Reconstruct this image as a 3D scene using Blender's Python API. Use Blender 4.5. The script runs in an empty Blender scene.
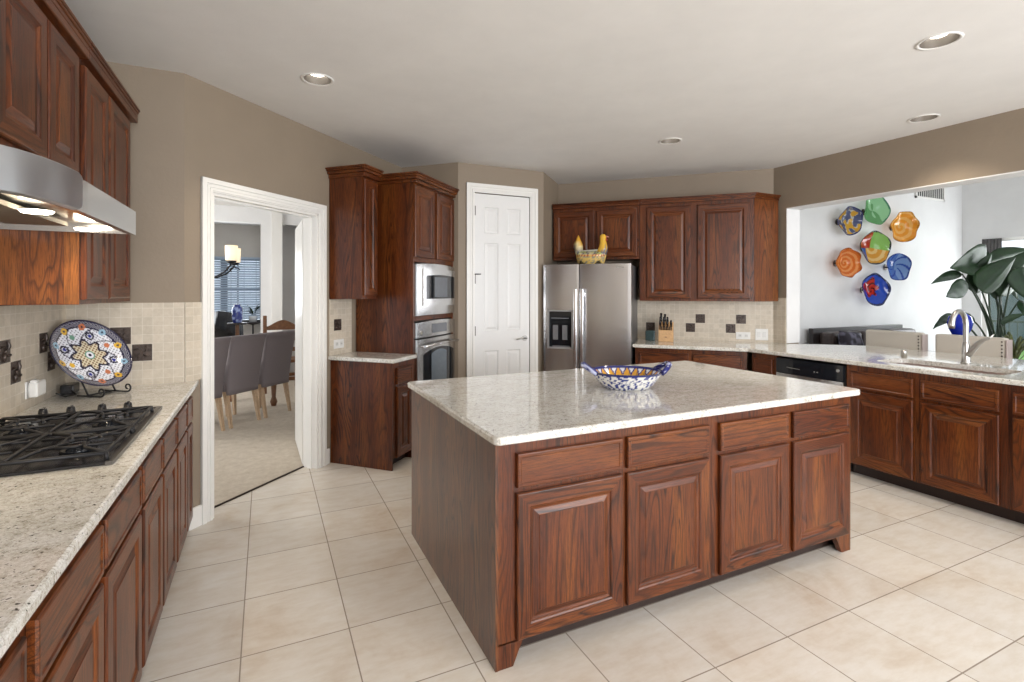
import bpy, bmesh, math, random
from mathutils import Vector, Matrix, noise
PI = math.pi; R2 = math.sqrt(.5)
SC = bpy.context.scene; COL = SC.collection
# ------------------------------------------------------------ camera
CAMZ = 1.48; YAW = math.radians(24.89); FPX = 508.2; CX = 500.97; YH = 291.4
cd = bpy.data.cameras.new('camera'); cam = bpy.data.objects.new('camera', cd); COL.objects.link(cam)
cd.sensor_width = 36; cd.lens = FPX / 1024 * 36
cd.shift_x = (512 - CX) / 1024; cd.shift_y = -(341 - YH) / 1024
cam.location = (0, 0, CAMZ); cam.rotation_euler = (PI / 2, 0, -YAW); cd.clip_start = .05
SC.camera = cam
SN, CS = math.sin(YAW), math.cos(YAW)
def at(u, v, d):
    "world point seen at (u, v), d metres ahead of the camera"
    r = d * (u - CX) / FPX
    return Vector((d * SN + r * CS, d * CS - r * SN, CAMZ - (v - YH) * d / FPX))
# ------------------------------------------------------------ world, lights, exposure
SC.view_settings.view_transform = 'Standard'; SC.view_settings.look = 'None'
SC.view_settings.gamma = 1; SC.view_settings.use_curve_mapping = False
SC.view_settings.exposure = 0.45
SC.cycles.max_bounces = 10; SC.cycles.diffuse_bounces = 5; SC.cycles.glossy_bounces = 4
SC.cycles.transparent_max_bounces = 12; SC.cycles.sample_clamp_indirect = 4
SC.cycles.use_denoising = True
W = bpy.data.worlds.new('World'); SC.world = W; W.use_nodes = True
bg = W.node_tree.nodes['Background']; bg.inputs[0].default_value = (.80, .90, 1, 1); bg.inputs[1].default_value = 1.3
def area(name, loc, target, sx, sy, power, color=(1, 1, 1), spread=PI):
    l = bpy.data.lights.new(name, 'AREA'); l.shape = 'RECTANGLE'; l.size = sx; l.size_y = sy; l.energy = power; l.color = color; l.spread = spread
    o = bpy.data.objects.new(name, l); COL.objects.link(o); o.location = loc
    o.rotation_euler = (Vector(target) - Vector(loc)).to_track_quat('-Z', 'Y').to_euler(); return o
area('kitchen_window_bounce', (.9, -2.90, 1.55), (.9, 0, 2.55), 1.9, 2.0, 125, (.98, .98, 1))  # unseen window lamp, tilted up to stand in for ceiling-bounced flash
area('breakfast_window_bounce', (3.9, -2.90, 1.55), (3.9, 0, 2.55), 1.9, 2.0, 125, (.98, .98, 1))  # second unseen window lamp, tilted up for the same flash-like bounce
area('daylight_living_window', (7.8, -2.90, 1.9), (7.8, 3, 1.7), 2.6, 2.8, 48, (.95, .97, 1))
area('daylight_patio_window', (10.60, 2.9, 1.55), (7.5, 4.3, 1.8), 1.2, 1.1, 36, (.95, .98, 1))
area('dining_fill', (-3.62, 7.0, 1.5), (0, 7.2, 1.2), 2.2, 2.0, 120, (1, .99, .97))  # unseen fill before a solid wall, added to brighten the dining room
area('daylight_bay_window', (-1.2, 11.3, 1.6), (-1, 8, 1.2), 1.8, 1.2, 30, (.9, .95, 1))

# ------------------------------------------------------------ mesh builder
class MB:
    def __init__(s): s.bm = bmesh.new()
    def face(s, vs, m=0, smooth=False):
        try:
            f = s.bm.faces.new(vs); f.material_index = m; f.smooth = smooth; return f
        except ValueError: return None
    def V(s, p): return s.bm.verts.new(p)
    def box(s, x0, x1, y0, y1, z0, z1, m=0, b=0):
        vs = [s.V((x, y, z)) for z in (z0, z1) for y in (y0, y1) for x in (x0, x1)]
        fs = [s.face([vs[i] for i in q], m) for q in ((0, 2, 3, 1), (4, 5, 7, 6), (0, 1, 5, 4), (2, 6, 7, 3), (0, 4, 6, 2), (1, 3, 7, 5))]
        if b:
            es = list({e for f in fs for e in f.edges})
            bmesh.ops.bevel(s.bm, geom=es, offset=b, segments=2, affect='EDGES', profile=.5, clamp_overlap=True)
        return s
    def prism(s, pts, z0, z1, m=0, c=0, smooth=False):
        "pts counter-clockwise; c = chamfer of both rims"
        n = len(pts)
        def inset(d):
            if not d: return pts
            out = []
            for i in range(n):
                p0, p1, p2 = Vector(pts[i - 1]), Vector(pts[i]), Vector(pts[(i + 1) % n])
                a = (p1 - p0).normalized(); b = (p2 - p1).normalized()
                na = Vector((-a.y, a.x)); nb = Vector((-b.y, b.x)); k = na + nb
                k = k / max(.3, k.dot(na)); out.append((p1 + k * d)[:])
            return out
        if c:
            lv = [(z0, inset(c)), (z0 + c * .35, inset(c * .3)), (z0 + c, pts), (z1 - c, pts), (z1 - c * .35, inset(c * .3)), (z1, inset(c))]
        else: lv = [(z0, pts), (z1, pts)]
        rings = [[s.V((p[0], p[1], z)) for p in P] for z, P in lv]
        for a, b in zip(rings, rings[1:]):
            for i in range(n): s.face([a[i], a[(i + 1) % n], b[(i + 1) % n], b[i]], m, smooth)
        s.face(rings[0][::-1], m); s.face(rings[-1], m); return s
    def lathe(s, prof, n=32, m=0, sx=1, sy=1, c=(0, 0, 0), smooth=True, close=False):
        rings = []
        for r, z in prof:
            if r < 1e-6: rings.append([s.V((c[0], c[1], c[2] + z))])
            else: rings.append([s.V((c[0] + r * sx * math.cos(2 * PI * i / n), c[1] + r * sy * math.sin(2 * PI * i / n), c[2] + z)) for i in range(n)])
        for a, b in zip(rings, rings[1:]):
            for i in range(n):
                j = (i + 1) % n
                if len(a) == 1 and len(b) == 1: continue
                if len(a) == 1: s.face([a[0], b[j], b[i]], m, smooth)
                elif len(b) == 1: s.face([a[i], a[j], b[0]], m, smooth)
                else: s.face([a[i], a[j], b[j], b[i]], m, smooth)
        return s
    def tube(s, pts, r, n=8, m=0, cap=True, flat=None):
        pts = [Vector(p) for p in pts]; rs = r if isinstance(r, (list, tuple)) else [r] * len(pts)
        t0 = (pts[1] - pts[0]).normalized(); up = Vector((0, 0, 1)) if abs(t0.z) < .9 else Vector((1, 0, 0))
        nx = t0.cross(up).normalized(); rings = []
        for i, p in enumerate(pts):
            t = (pts[min(i + 1, len(pts) - 1)] - pts[max(i - 1, 0)]).normalized()
            nx = (nx - t * nx.dot(t)).normalized(); ny = t.cross(nx); fl = flat or 1
            rings.append([s.V(p + nx * rs[i] * math.cos(2 * PI * k / n) + ny * rs[i] * fl * math.sin(2 * PI * k / n)) for k in range(n)])
        for a, b in zip(rings, rings[1:]):
            for k in range(n): s.face([a[k], a[(k + 1) % n], b[(k + 1) % n], b[k]], m, True)
        if cap: s.face(rings[0][::-1], m); s.face(rings[-1], m)
        return s
    def loft(s, rings, m=0, smooth=True, cap=True, closed=True):
        vr = [[s.V(p) for p in r] for r in rings]; n = len(vr[0])
        for a, b in zip(vr, vr[1:]):
            for k in range(n if closed else n - 1): s.face([a[k], a[(k + 1) % n], b[(k + 1) % n], b[k]], m, smooth)
        if cap and closed: s.face(vr[0][::-1], m); s.face(vr[-1], m)
        return s
    def panel(s, x0, x1, z0, z1, t=.02, fr=.062, y=0, mv=0, mh=1, raised=True, slab=False):
        "raised panel door or drawer front lying in the x-z plane; the front is at y, the back at y+t"
        if slab: L = [(0, t), (0, .006), (.003, .001), (.006, 0), (.016, 0), (.020, .003)]; 
        else:
            L = [(0, t), (0, .006), (.004, .001), (.007, 0), (fr - .006, 0), (fr, .003), (fr + .004, .008), (fr + .012, .010)]
            L += [(fr + .015, .010), (fr + .036, .0035), (fr + .038, .0015)] if raised else [(fr + .03, .010)]
        rings = [[s.V(p) for p in ((x0 + i, y + d, z0 + i), (x1 - i, y + d, z0 + i), (x1 - i, y + d, z1 - i), (x0 + i, y + d, z1 - i))] for i, d in L]
        for q, (a, b) in enumerate(zip(rings, rings[1:])):
            for k in range(4): s.face([a[k], a[(k + 1) % 4], b[(k + 1) % 4], b[k]], (mh if k % 2 == 0 else mv) if not slab else mh)
        s.face(rings[-1], mh if slab else mv); s.face(rings[0][::-1], mv); return s
    def build(s, name, mats, parent=None, loc=(0, 0, 0), rz=0, color=None, bev=0, fixn=True, subsurf=0, solid=0):
        if fixn: bmesh.ops.recalc_face_normals(s.bm, faces=s.bm.faces)
        me = bpy.data.meshes.new(name); s.bm.to_mesh(me)
        if not isinstance(mats, (list, tuple)): mats = [mats]
        for m in mats: me.materials.append(m)
        if color:
            ca = me.color_attributes.new('Col', 'FLOAT_COLOR', 'POINT')
            for i, v in enumerate(me.vertices): ca.data[i].color = (*color(v.co), 1)
        o = bpy.data.objects.new(name, me); COL.objects.link(o); o.location = loc; o.rotation_euler = (0, 0, rz)
        if parent: o.parent = parent
        if bev:
            md = o.modifiers.new('bevel', 'BEVEL'); md.width = bev; md.segments = 2; md.limit_method = 'ANGLE'
        if solid:
            md = o.modifiers.new('solid', 'SOLIDIFY'); md.thickness = solid; md.offset = 0
        if subsurf:
            md = o.modifiers.new('sub', 'SUBSURF'); md.levels = subsurf; md.render_levels = subsurf
        s.bm.free(); return o
def thing(name, label, cat, loc=(0, 0, 0), rz=0, group=None):
    o = bpy.data.objects.new(name, None); COL.objects.link(o); o.location = loc; o.rotation_euler = (0, 0, rz)
    o.empty_display_size = .1; return tag(o, label, cat, group)
def tag(o, label, cat, group=None):
    o['label'] = label; o['category'] = cat
    if group: o['group'] = group
    return o
def struct(o): o['kind'] = 'structure'; return o
def dup(root, loc, rz, label, group=None):
    r = root.copy(); COL.objects.link(r); r.location = loc; r.rotation_euler = (0, 0, rz); r['label'] = label
    if group: r['group'] = group
    for ch in list(root.children):
        c = ch.copy(); COL.objects.link(c); c.parent = r
        for g in list(ch.children):
            d = g.copy(); COL.objects.link(d); d.parent = c
    return r

# ------------------------------------------------------------ materials
def rgb(h):
    h = h.lstrip('#'); f = lambda c: c / 12.92 if c <= .04045 else ((c + .055) / 1.055) ** 2.4
    return tuple(f(int(h[i:i + 2], 16) / 255) for i in (0, 2, 4))
class N:
    def __init__(s, name):
        s.m = bpy.data.materials.new(name); s.m.use_nodes = True; s.t = s.m.node_tree; s.b = s.t.nodes['Principled BSDF']
    def n(s, typ, **kw):
        nd = s.t.nodes.new('ShaderNode' + typ)
        for k, v in kw.items():
            if hasattr(nd, k) and not k.startswith('i_'): setattr(nd, k, v)
        return nd
    def l(s, a, b): s.t.links.new(a, b)
    def coords(s, scale=(1, 1, 1), loc=(0, 0, 0), rot=(0, 0, 0), rand=0):
        tc = s.n('TexCoord'); mp = s.n('Mapping'); mp.inputs['Scale'].default_value = scale; mp.inputs['Location'].default_value = loc; mp.inputs['Rotation'].default_value = rot
        src = tc.outputs['Object']
        if rand:
            oi = s.n('ObjectInfo'); ad = s.n('VectorMath', operation='MULTIPLY_ADD'); ad.inputs[1].default_value = (rand, rand * 1.7, rand * .6)
            s.l(oi.outputs['Random'], ad.inputs[0]); s.l(src, ad.inputs[2]); src = ad.outputs[0]
        s.l(src, mp.inputs[0]); return mp.outputs[0]
    def noise(s, vec, scale, detail=4, rough=.6, dist=0):
        nd = s.n('TexNoise'); nd.inputs['Scale'].default_value = scale; nd.inputs['Detail'].default_value = detail; nd.inputs['Roughness'].default_value = rough; nd.inputs['Distortion'].default_value = dist
        s.l(vec, nd.inputs['Vector']); return nd.outputs['Fac']
    def ramp(s, fac, stops, interp='LINEAR'):
        r = s.n('ValToRGB'); r.color_ramp.interpolation = interp; e = r.color_ramp.elements
        while len(e) < len(stops): e.new(.5)
        for el, (p, c) in zip(e, stops): el.position = p; el.color = (*c, 1) if len(c) == 3 else c
        s.l(fac, r.inputs[0]); return r.outputs[0]
    def mix(s, fac, a, b, typ='MIX'):
        m = s.n('MixRGB', blend_type=typ)
        for i, x in enumerate((fac, a, b)):
            if isinstance(x, (int, float)): m.inputs[i].default_value = x
            elif isinstance(x, tuple): m.inputs[i].default_value = (*x, 1)
            else: s.l(x, m.inputs[i])
        return m.outputs[0]
    def bump(s, h, strength=.2, dist=.01):
        b = s.n('Bump'); b.inputs['Strength'].default_value = strength; b.inputs['Distance'].default_value = dist; s.l(h, b.inputs['Height']); s.l(b.outputs[0], s.b.inputs['Normal'])
    def col(s, c):
        if isinstance(c, tuple): s.b.inputs['Base Color'].default_value = (*c, 1)
        else: s.l(c, s.b.inputs['Base Color'])
        return s
    def set(s, **kw):
        for k, v in kw.items():
            k = k.replace('_', ' ').title().replace('Ior', 'IOR')
            s.b.inputs[k].default_value = v
        return s
def plain(name, c, rough=.5, metal=0, var=.06, nscale=30, bump=0, **kw):
    k = N(name); v = k.coords(); f = k.noise(v, nscale, 4)
    hi = tuple(min(1, x * (1 + var)) for x in c); lo = tuple(x * (1 - var) for x in c)
    k.col(k.ramp(f, [(.3, lo), (.7, hi)])); k.set(roughness=rough, metallic=metal, **kw)
    if bump: k.bump(f, bump, .004)
    return k.m
def wood(name, horiz=False, hue=(1, 1, 1), rough=.36, coat=.16):
    k = N(name)
    # the grain runs along local z (vertical) or local x (horizontal)
    rot = (0, PI / 2, 0) if horiz else (0, 0, 0)
    v = k.coords(rot=rot, rand=7.3)
    mp = k.n('Mapping'); mp.inputs['Scale'].default_value = (1, 1, .10); k.l(v, mp.inputs[0])
    big = k.noise(mp.outputs[0], 3.4, 3, .55, .6)
    wv = k.n('Math', operation='MULTIPLY'); k.l(big, wv.inputs[0]); wv.inputs[1].default_value = 34
    fr = k.n('Math', operation='FRACT'); k.l(wv.outputs[0], fr.inputs[0])
    rings = k.ramp(fr.outputs[0], [(0, (0, 0, 0)), (.12, (.35,) * 3), (.36, (1,) * 3), (.84, (.9,) * 3), (1, (0,) * 3)])
    mp2 = k.n('Mapping'); mp2.inputs['Scale'].default_value = (1, 1, .030); k.l(v, mp2.inputs[0])
    fine = k.noise(mp2.outputs[0], 420, 3, .75)
    fine = k.ramp(fine, [(.40, (0,) * 3), (.54, (1,) * 3)])
    slow = k.noise(mp.outputs[0], 7, 3)
    amt = k.ramp(k.noise(mp.outputs[0], 4.2, 2), [(.35, (.35,) * 3), (.6, (1,) * 3)])
    h = lambda c: tuple(a * b for a, b in zip(c, hue))
    base = k.ramp(slow, [(.3, h((.085, .0175, .0040))), (.5, h((.140, .034, .0068))), (.72, h((.215, .064, .0125)))])
    dark = h((.020, .0055, .0022))
    c = k.mix(k.mix(amt, (1, 1, 1), rings), dark, base)
    c2 = k.mix(k.mix(.36, fine, (1, 1, 1)), dark, c)
    k.col(c2); k.set(roughness=rough); k.b.inputs['Specular IOR Level'].default_value = .34; k.b.inputs['Coat Weight'].default_value = coat; k.b.inputs['Coat Roughness'].default_value = .24
    k.bump(fine, .08, .002); return k.m
M = {}
M['wv'] = wood('stained oak upright grain'); M['wh'] = wood('stained oak lying grain', True)
M['wlit'] = wood('hood lit oak side', hue=(1.45, 1.75, 1.7), rough=.4)  # oak copy with the warm hood glow put into its colour
M['wpanel'] = wood('reflection greyed veneer end panel', hue=(1.15, 1.5, 2.1), rough=.3, coat=.5)  # plain veneer; part of a reflection is put into its greyer tint
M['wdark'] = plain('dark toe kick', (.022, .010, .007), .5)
def granite():
    k = N('cream granite'); v = k.coords()
    w_ = k.coords(scale=(1, 2.0, 1), rot=(0, 0, .5)); a = k.noise(w_, 6, 7, .75, 1.2); b = k.noise(v, 60, 5, .8); c = k.noise(v, 85, 2, .5); d = k.noise(v, 110, 4, .8, .8); e = k.noise(v, 230, 2, .6); g = k.noise(w_, 22, 6, .8, 1.5)
    base = k.ramp(a, [(.30, (.47, .44, .38)), (.44, (.64, .63, .58)), (.62, (.74, .74, .72))])
    m1 = k.ramp(b, [(.34, (.36, .32, .27)), (.44, (.80, .77, .72)), (.52, (1, 1, 1))])
    c1 = k.mix(.7, base, m1, 'MULTIPLY')
    m5 = k.ramp(g, [(.36, (.50, .48, .44)), (.46, (1, 1, 1))]); c1 = k.mix(.7, c1, m5, 'MULTIPLY')
    m2 = k.ramp(c, [(.29, (.05, .04, .04)), (.34, (1, 1, 1))])
    c2 = k.mix(.9, c1, m2, 'MULTIPLY')
    m4 = k.ramp(e, [(.34, (.50, .45, .40)), (.44, (1, 1, 1))]); c2 = k.mix(.6, c2, m4, 'MULTIPLY')
    m3 = k.ramp(d, [(.52, (0, 0, 0)), (.66, (1, 1, 1))])
    k.col(k.mix(m3, c2, (.84, .83, .81))); k.set(roughness=.10); k.b.inputs['Coat Weight'].default_value = .4; k.b.inputs['Coat Roughness'].default_value = .03
    return k.m
M['granite'] = granite()
TP = CAMZ / 3.493
def floortile():
    k = N('cream floor tile'); tc = k.n('TexCoord'); mp = k.n('Mapping', vector_type='POINT')
    mp.inputs['Location'].default_value = (.2101 * 1.0, -4.4416 + 10, 0); mp.inputs['Scale'].default_value = (1 / TP, 1 / TP, 1)
    k.l(tc.outputs['Object'], mp.inputs[0])
    br = k.n('TexBrick', offset=0.0, squash=1.0); br.inputs['Scale'].default_value = 1; br.inputs['Brick Width'].default_value = 1; br.inputs['Row Height'].default_value = 1
    br.inputs['Mortar Size'].default_value = .0065; br.inputs['Mortar Smooth'].default_value = .15; br.inputs['Bias'].default_value = 0
    br.inputs['Color1'].default_value = (1, 1, 1, 1); br.inputs['Color2'].default_value = (.90, .90, .90, 1)
    br.inputs['Mortar'].default_value = (0, 0, 0, 1); k.l(mp.outputs[0], br.inputs['Vector'])
    a = k.noise(k.coords(), 2.3, 5, .6, .6); b = k.noise(k.coords(scale=(1, 3, 1)), 7, 5, .7)
    base = k.ramp(a, [(.3, (.62, .54, .45)), (.45, (.69, .64, .57)), (.7, (.73, .70, .65))])
    base = k.mix(.5, base, k.ramp(b, [(.35, (.86, .80, .72)), (.6, (1, 1, 1))]), 'MULTIPLY')
    tilec = k.mix(.8, base, br.outputs['Color'], 'MULTIPLY')
    k.col(k.mix(br.outputs['Fac'], tilec, (.30, .25, .20))); k.set(roughness=.26)
    inv = k.n('Math', operation='SUBTRACT'); inv.inputs[0].default_value = 1; k.l(br.outputs['Fac'], inv.inputs[1]); k.bump(inv.outputs[0], .4, .003)
    return k.m
M['floor'] = floortile()
def mosaic():
    "tumbled stone squares laid in the local x-z plane of the wall"
    k = N('tumbled stone mosaic'); tc = k.n('TexCoord'); sp = k.n('SeparateXYZ'); k.l(tc.outputs['Object'], sp.inputs[0]); cb = k.n('CombineXYZ')
    k.l(sp.outputs[0], cb.inputs[0]); k.l(sp.outputs[2], cb.inputs[1])
    mp = k.n('Mapping'); mp.inputs['Scale'].default_value = (1 / .0525,) * 3; k.l(cb.outputs[0], mp.inputs[0])
    br = k.n('TexBrick', offset=0.0, squash=1.0); br.inputs['Scale'].default_value = 1; br.inputs['Brick Width'].default_value = 1; br.inputs['Row Height'].default_value = 1
    br.inputs['Mortar Size'].default_value = .035; br.inputs['Mortar Smooth'].default_value = .3; br.inputs['Bias'].default_value = 0
    br.inputs['Color1'].default_value = (.62, .55, .45, 1); br.inputs['Color2'].default_value = (.53, .47, .38, 1); br.inputs['Mortar'].default_value = (.66, .61, .53, 1)
    k.l(mp.outputs[0], br.inputs['Vector']); a = k.noise(k.coords(), 45, 5, .7)
    k.col(k.mix(.35, br.outputs['Color'], k.ramp(a, [(.35, (.72, .68, .62)), (.6, (1, 1, 1))]), 'MULTIPLY')); k.set(roughness=.45)
    inv = k.n('Math', operation='SUBTRACT'); inv.inputs[0].default_value = 1; k.l(br.outputs['Fac'], inv.inputs[1]); k.bump(inv.outputs[0], .35, .003); return k.m
M['mosaic'] = mosaic()
def paint(name, c, rough=.6, b=.25):
    k = N(name); v = k.coords(); k.col(k.ramp(k.noise(v, 3, 3), [(.3, tuple(x * .97 for x in c)), (.7, tuple(min(1, x * 1.03) for x in c))])); k.set(roughness=rough)
    k.bump(k.noise(v, 38, 5, .65), b, .006); return k.m
M['taupe'] = paint('taupe textured wall paint', (.258, .206, .152))
M['ceil'] = paint('white ceiling paint', (.76, .75, .73), .8, .12)
M['white'] = paint('white wall paint', (.74, .74, .74), .6, .1)
M['greige'] = paint('pale greige wall paint', (.55, .51, .46), .6, .1)
M['trim'] = plain('white gloss trim', (.80, .79, .76), .3, var=.01)
M['carpet'] = (lambda k: (k.col(k.ramp(k.noise(k.coords(), 14, 6, .8), [(.3, (.44, .37, .29)), (.7, (.60, .53, .44))])), k.set(roughness=.95), k.bump(k.noise(k.coords(), 260, 4, .8), .8, .01), k.m)[3])(N('beige carpet'))
def steel(name, c=(.55, .55, .55), rough=.25, streak=(1, 1, .02)):
    k = N(name); v = k.coords(scale=streak); f = k.noise(v, 500, 2); k.col(tuple(c)); k.set(metallic=1)
    rr = k.n('MapRange'); rr.inputs['To Min'].default_value = rough * .8; rr.inputs['To Max'].default_value = rough * 1.2; k.l(f, rr.inputs[0]); k.l(rr.outputs[0], k.b.inputs['Roughness'])
    return k.m
M['steel'] = steel('brushed stainless upright'); M['steelh'] = steel('brushed stainless lying', (.60, .60, .60), .22, (.02, .02, 1))
M['fridge'] = plain('warm stainless', (.60, .60, .605), .25, 1, .01)
M['hood'] = steel('satin hood steel', (.58, .60, .64), .32, (1, .02, 1))
M['chrome'] = plain('brushed nickel', (.50, .49, .47), .28, 1, .02)
M['bronze'] = plain('dark bronze', (.05, .035, .028), .4, .7, .2)
M['black'] = plain('black enamel', (.012, .012, .014), .22, var=.1)
M['iron'] = plain('black cast iron', (.012, .012, .014), .5, .2, .2, 200, .1)
M['blackglass'] = plain('black glass', (.010, .012, .016), .06, var=.1)
M['darkgap'] = plain('dark recess', (.012, .011, .010), .7)
M['plastic'] = plain('white plastic', (.72, .72, .70), .35, var=.01)
M['greyf'] = plain('grey upholstery', (.17, .145, .15), .85, var=.12, nscale=300, bump=.2)
M['creamf'] = plain('cream linen', (.60, .55, .48), .85, var=.06, nscale=250, bump=.15)
M['rosef'] = plain('rose grey linen', (.50, .42, .40), .85, var=.06, nscale=250, bump=.15)
M['lightwood'] = plain('light oak leg', (.42, .29, .18), .5, var=.15, nscale=60)
M['brownwood'] = plain('carved brown wood', (.16, .07, .03), .45, var=.3, nscale=40)
M['darkwood'] = plain('espresso wood', (.030, .024, .024), .35, var=.2)
M['leather'] = plain('dark brown leather', (.05, .035, .032), .4, var=.3, nscale=12, bump=.2)
M['knifewood'] = plain('pale beech', (.55, .34, .17), .45, var=.12, nscale=50)
M['teal'] = plain('dark teal glaze', (.03, .055, .058), .2, var=.2)
M['cobalt'] = plain('cobalt blue glaze', (.01, .03, .45), .12, var=.3, nscale=8)
M['grass'] = plain('lawn', (.22, .42, .10), .9, var=.3, nscale=4)
M['leafout'] = plain('tree leaves outside', (.16, .34, .09), .7, var=.6, nscale=3)
M['sheet'] = plain('teal grey siding', (.085, .125, .135), .7, var=.15)
M['curtain'] = plain('grey curtain', (.13, .125, .125), .8, var=.2, nscale=60)
M['concrete'] = plain('patio concrete', (.45, .43, .40), .8)
def painted(name, rough=.12, coat=.5):
    k = N(name); a = k.n('VertexColor', layer_name='Col'); k.col(a.outputs['Color']); k.set(roughness=rough); k.b.inputs['Coat Weight'].default_value = coat; return k.m
M['ceramic'] = painted('painted ceramic')
M['pillow'] = painted('printed cloth', .9, 0)
def glassart():
    k = N('blown coloured glass'); a = k.n('VertexColor', layer_name='Col'); k.col(a.outputs['Color']); k.set(roughness=.08)
    tr = k.n('BsdfTransparent'); hs = k.n('MixRGB'); hs.inputs[0].default_value = .30; k.l(a.outputs['Color'], hs.inputs[1]); hs.inputs[2].default_value = (1, 1, 1, 1); k.l(hs.outputs[0], tr.inputs[0])
    ms = k.n('MixShader'); ms.inputs[0].default_value = .62; k.l(tr.outputs[0], ms.inputs[1]); k.l(k.b.outputs[0], ms.inputs[2]); k.l(ms.outputs[0], k.t.nodes['Material Output'].inputs[0]); return k.m
M['glassart'] = glassart()
def pane():
    k = N('window glass'); tr = k.n('BsdfTransparent'); gl = k.n('BsdfGlossy'); gl.inputs['Roughness'].default_value = .02; ms = k.n('MixShader'); ms.inputs[0].default_value = .06
    k.l(tr.outputs[0], ms.inputs[1]); k.l(gl.outputs[0], ms.inputs[2]); k.l(ms.outputs[0], k.t.nodes['Material Output'].inputs[0]); return k.m
M['pane'] = pane()
def glow(name, c, s):
    k = N(name); k.col(c); k.b.inputs['Emission Color'].default_value = (*c, 1); k.b.inputs['Emission Strength'].default_value = s; return k.m
M['bulb'] = glow('lit lamp', (1, .93, .82), 6); M['hoodlamp'] = glow('lit hood lamp', (1, .88, .68), 20); M['shade'] = glow('lit alabaster shade', (1, .82, .58), .55)
M['reflector'] = plain('grey lamp reflector', (.09, .08, .07), .35, .3)
def leafm():
    k = N('bird of paradise leaf'); tc = k.n('TexCoord'); a = k.noise(k.coords(), 9, 3); c = k.ramp(a, [(.3, (.007, .026, .008)), (.7, (.018, .060, .016))]); k.col(c); k.set(roughness=.5)
    return k.m
M['leaf'] = leafm(); M['stem'] = plain('dark green stem', (.03, .055, .028), .5, var=.3)
M['accent'] = plain('bronze relief tile', (.060, .042, .034), .35, .3, .5, 60, .5)

# ------------------------------------------------------------ room shell
H = 2.82; WT = .14; XL = -1.03; YE = 3.65; XR = 5.02; YP = 4.965
A45 = PI / 4
def wall(name, x0, x1, y0, y1, z0, z1, m='taupe'):
    return struct(MB().box(x0, x1, y0, y1, z0, z1).build(name, M[m]))
def wall_l(name, o, rz, parts, m='taupe'):
    mb = MB()
    for p in parts: mb.box(*p)
    return struct(mb.build(name, M[m], loc=(o[0], o[1], 0), rz=rz))
# floors
mb = MB(); mb.prism([(-1.2, -3.0), (11.2, -3.0), (11.2, 5.8), (1.9, 5.8), (1.2, 5.515), (-.525, 3.79), (-1.2, 3.79)], -.06, 0)
struct(mb.build('floor', M['floor']))
mb = MB(); mb.prism([(-3.8, 3.80), (-.58, 3.80), (-.53, 3.765), (1.17, 5.465), (1.22, 5.56), (1.9, 5.82), (1.9, 11.8), (-3.8, 11.8)], -.05, .006)
fl = struct(mb.build('floor_dining', M['carpet']))
LIGHTS = ((.30, 3.40), (3.27, 1.48), (4.62, 2.19), (3.27, 3.47))
ceil_ = MB().prism([(-1.2, -3.1), (5.22, -3.1), (5.22, 5.9), (1.9, 5.9), (1.9, 11.8), (-3.8, 11.8), (-3.8, 3.7), (-1.2, 3.7)], H, H + .14).build('ceiling', M['ceil'])
cu = MB()
for x, y in LIGHTS: cu.lathe([(0, H - .05), (.083, H - .05), (.083, H + .2), (0, H + .2)], 32, c=(x, y, 0))
cu = cu.build('cut', M['ceil']); md = ceil_.modifiers.new('b', 'BOOLEAN'); md.object = cu; md.operation = 'DIFFERENCE'; md.solver = 'EXACT'; bpy.context.view_layer.update()
dg = bpy.context.evaluated_depsgraph_get(); me = bpy.data.meshes.new_from_object(ceil_.evaluated_get(dg)); ceil_.modifiers.clear(); ceil_.data = me; bpy.data.objects.remove(cu); struct(ceil_)
struct(MB().box(5.22, 11.0, -3.1, 4.8, 3.75, 3.83).build('ceiling_living', M['ceil']))
wall('wall_left', XL - WT, XL, -3.0, YE + WT, 0, H)
wall('wall_left_end', XL, -.45, YE, YE + .12, 0, H)
# wall with the doorway (45 degrees), local x along the wall, local y into it
LD = 1.79 / R2
o0, o1, oz = .192, 1.205, 2.125
wall_l('wall_doorway', (-.45, 3.65), A45, [(0, o0, 0, WT, 0, H), (o1, LD, 0, WT, 0, H), (o0, o1, 0, WT, oz, H)])
LO = (1.815 - 1.34) / R2
wall_l('wall_oven', (1.34, 5.44), -A45, [(0, LO, 0, .12, 0, H)])
p0, p1, pz = 1.985, 2.665, 2.53
wall('wall_pantry', 1.815, p0, YP, YP + WT, 0, H); bpy.context.view_layer.update()
mb = MB(); mb.box(p1, 2.828, YP, YP + WT, 0, H); mb.box(p0, p1, YP, YP + WT, pz, H); mb.box(p0, p1, YP + .07, YP + WT, 0, pz)
struct(mb.build('wall_pantry_right', M['taupe']))
wall_l('wall_fridge_side', (2.828, 4.965), A45, [(0, .72, 0, .12, 0, H)])
wall_l('wall_back', (3.327, 5.463), -A45, [(-.06, (5.02 - 3.327) / R2 + .06, 0, .12, 0, H)])
# right wall: opening to the living room from y=3.62 towards the camera, header above, knee wall below
mb = MB(); mb.box(XR, XR + .20, 3.62, 3.90, 0, H); mb.box(XR, XR + .20, -3.0, 3.62, 2.365, H); mb.box(XR, XR + .20, -3.0, -1.2, 0, 2.365)
wr = struct(mb.build('wall_right', M['taupe']))
mb = MB(); mb.box(XR - .002, XR + .205, 3.612, 3.62, .93, 2.357); mb.box(XR - .002, XR + .205, -1.2, 3.62, 2.357, 2.365); 
struct(mb.build('trim_opening_right', M['white']))
struct(MB().box(5.0, 5.16, .3, 3.62, 0, .885).build('wall_knee', M['white']))
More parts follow.
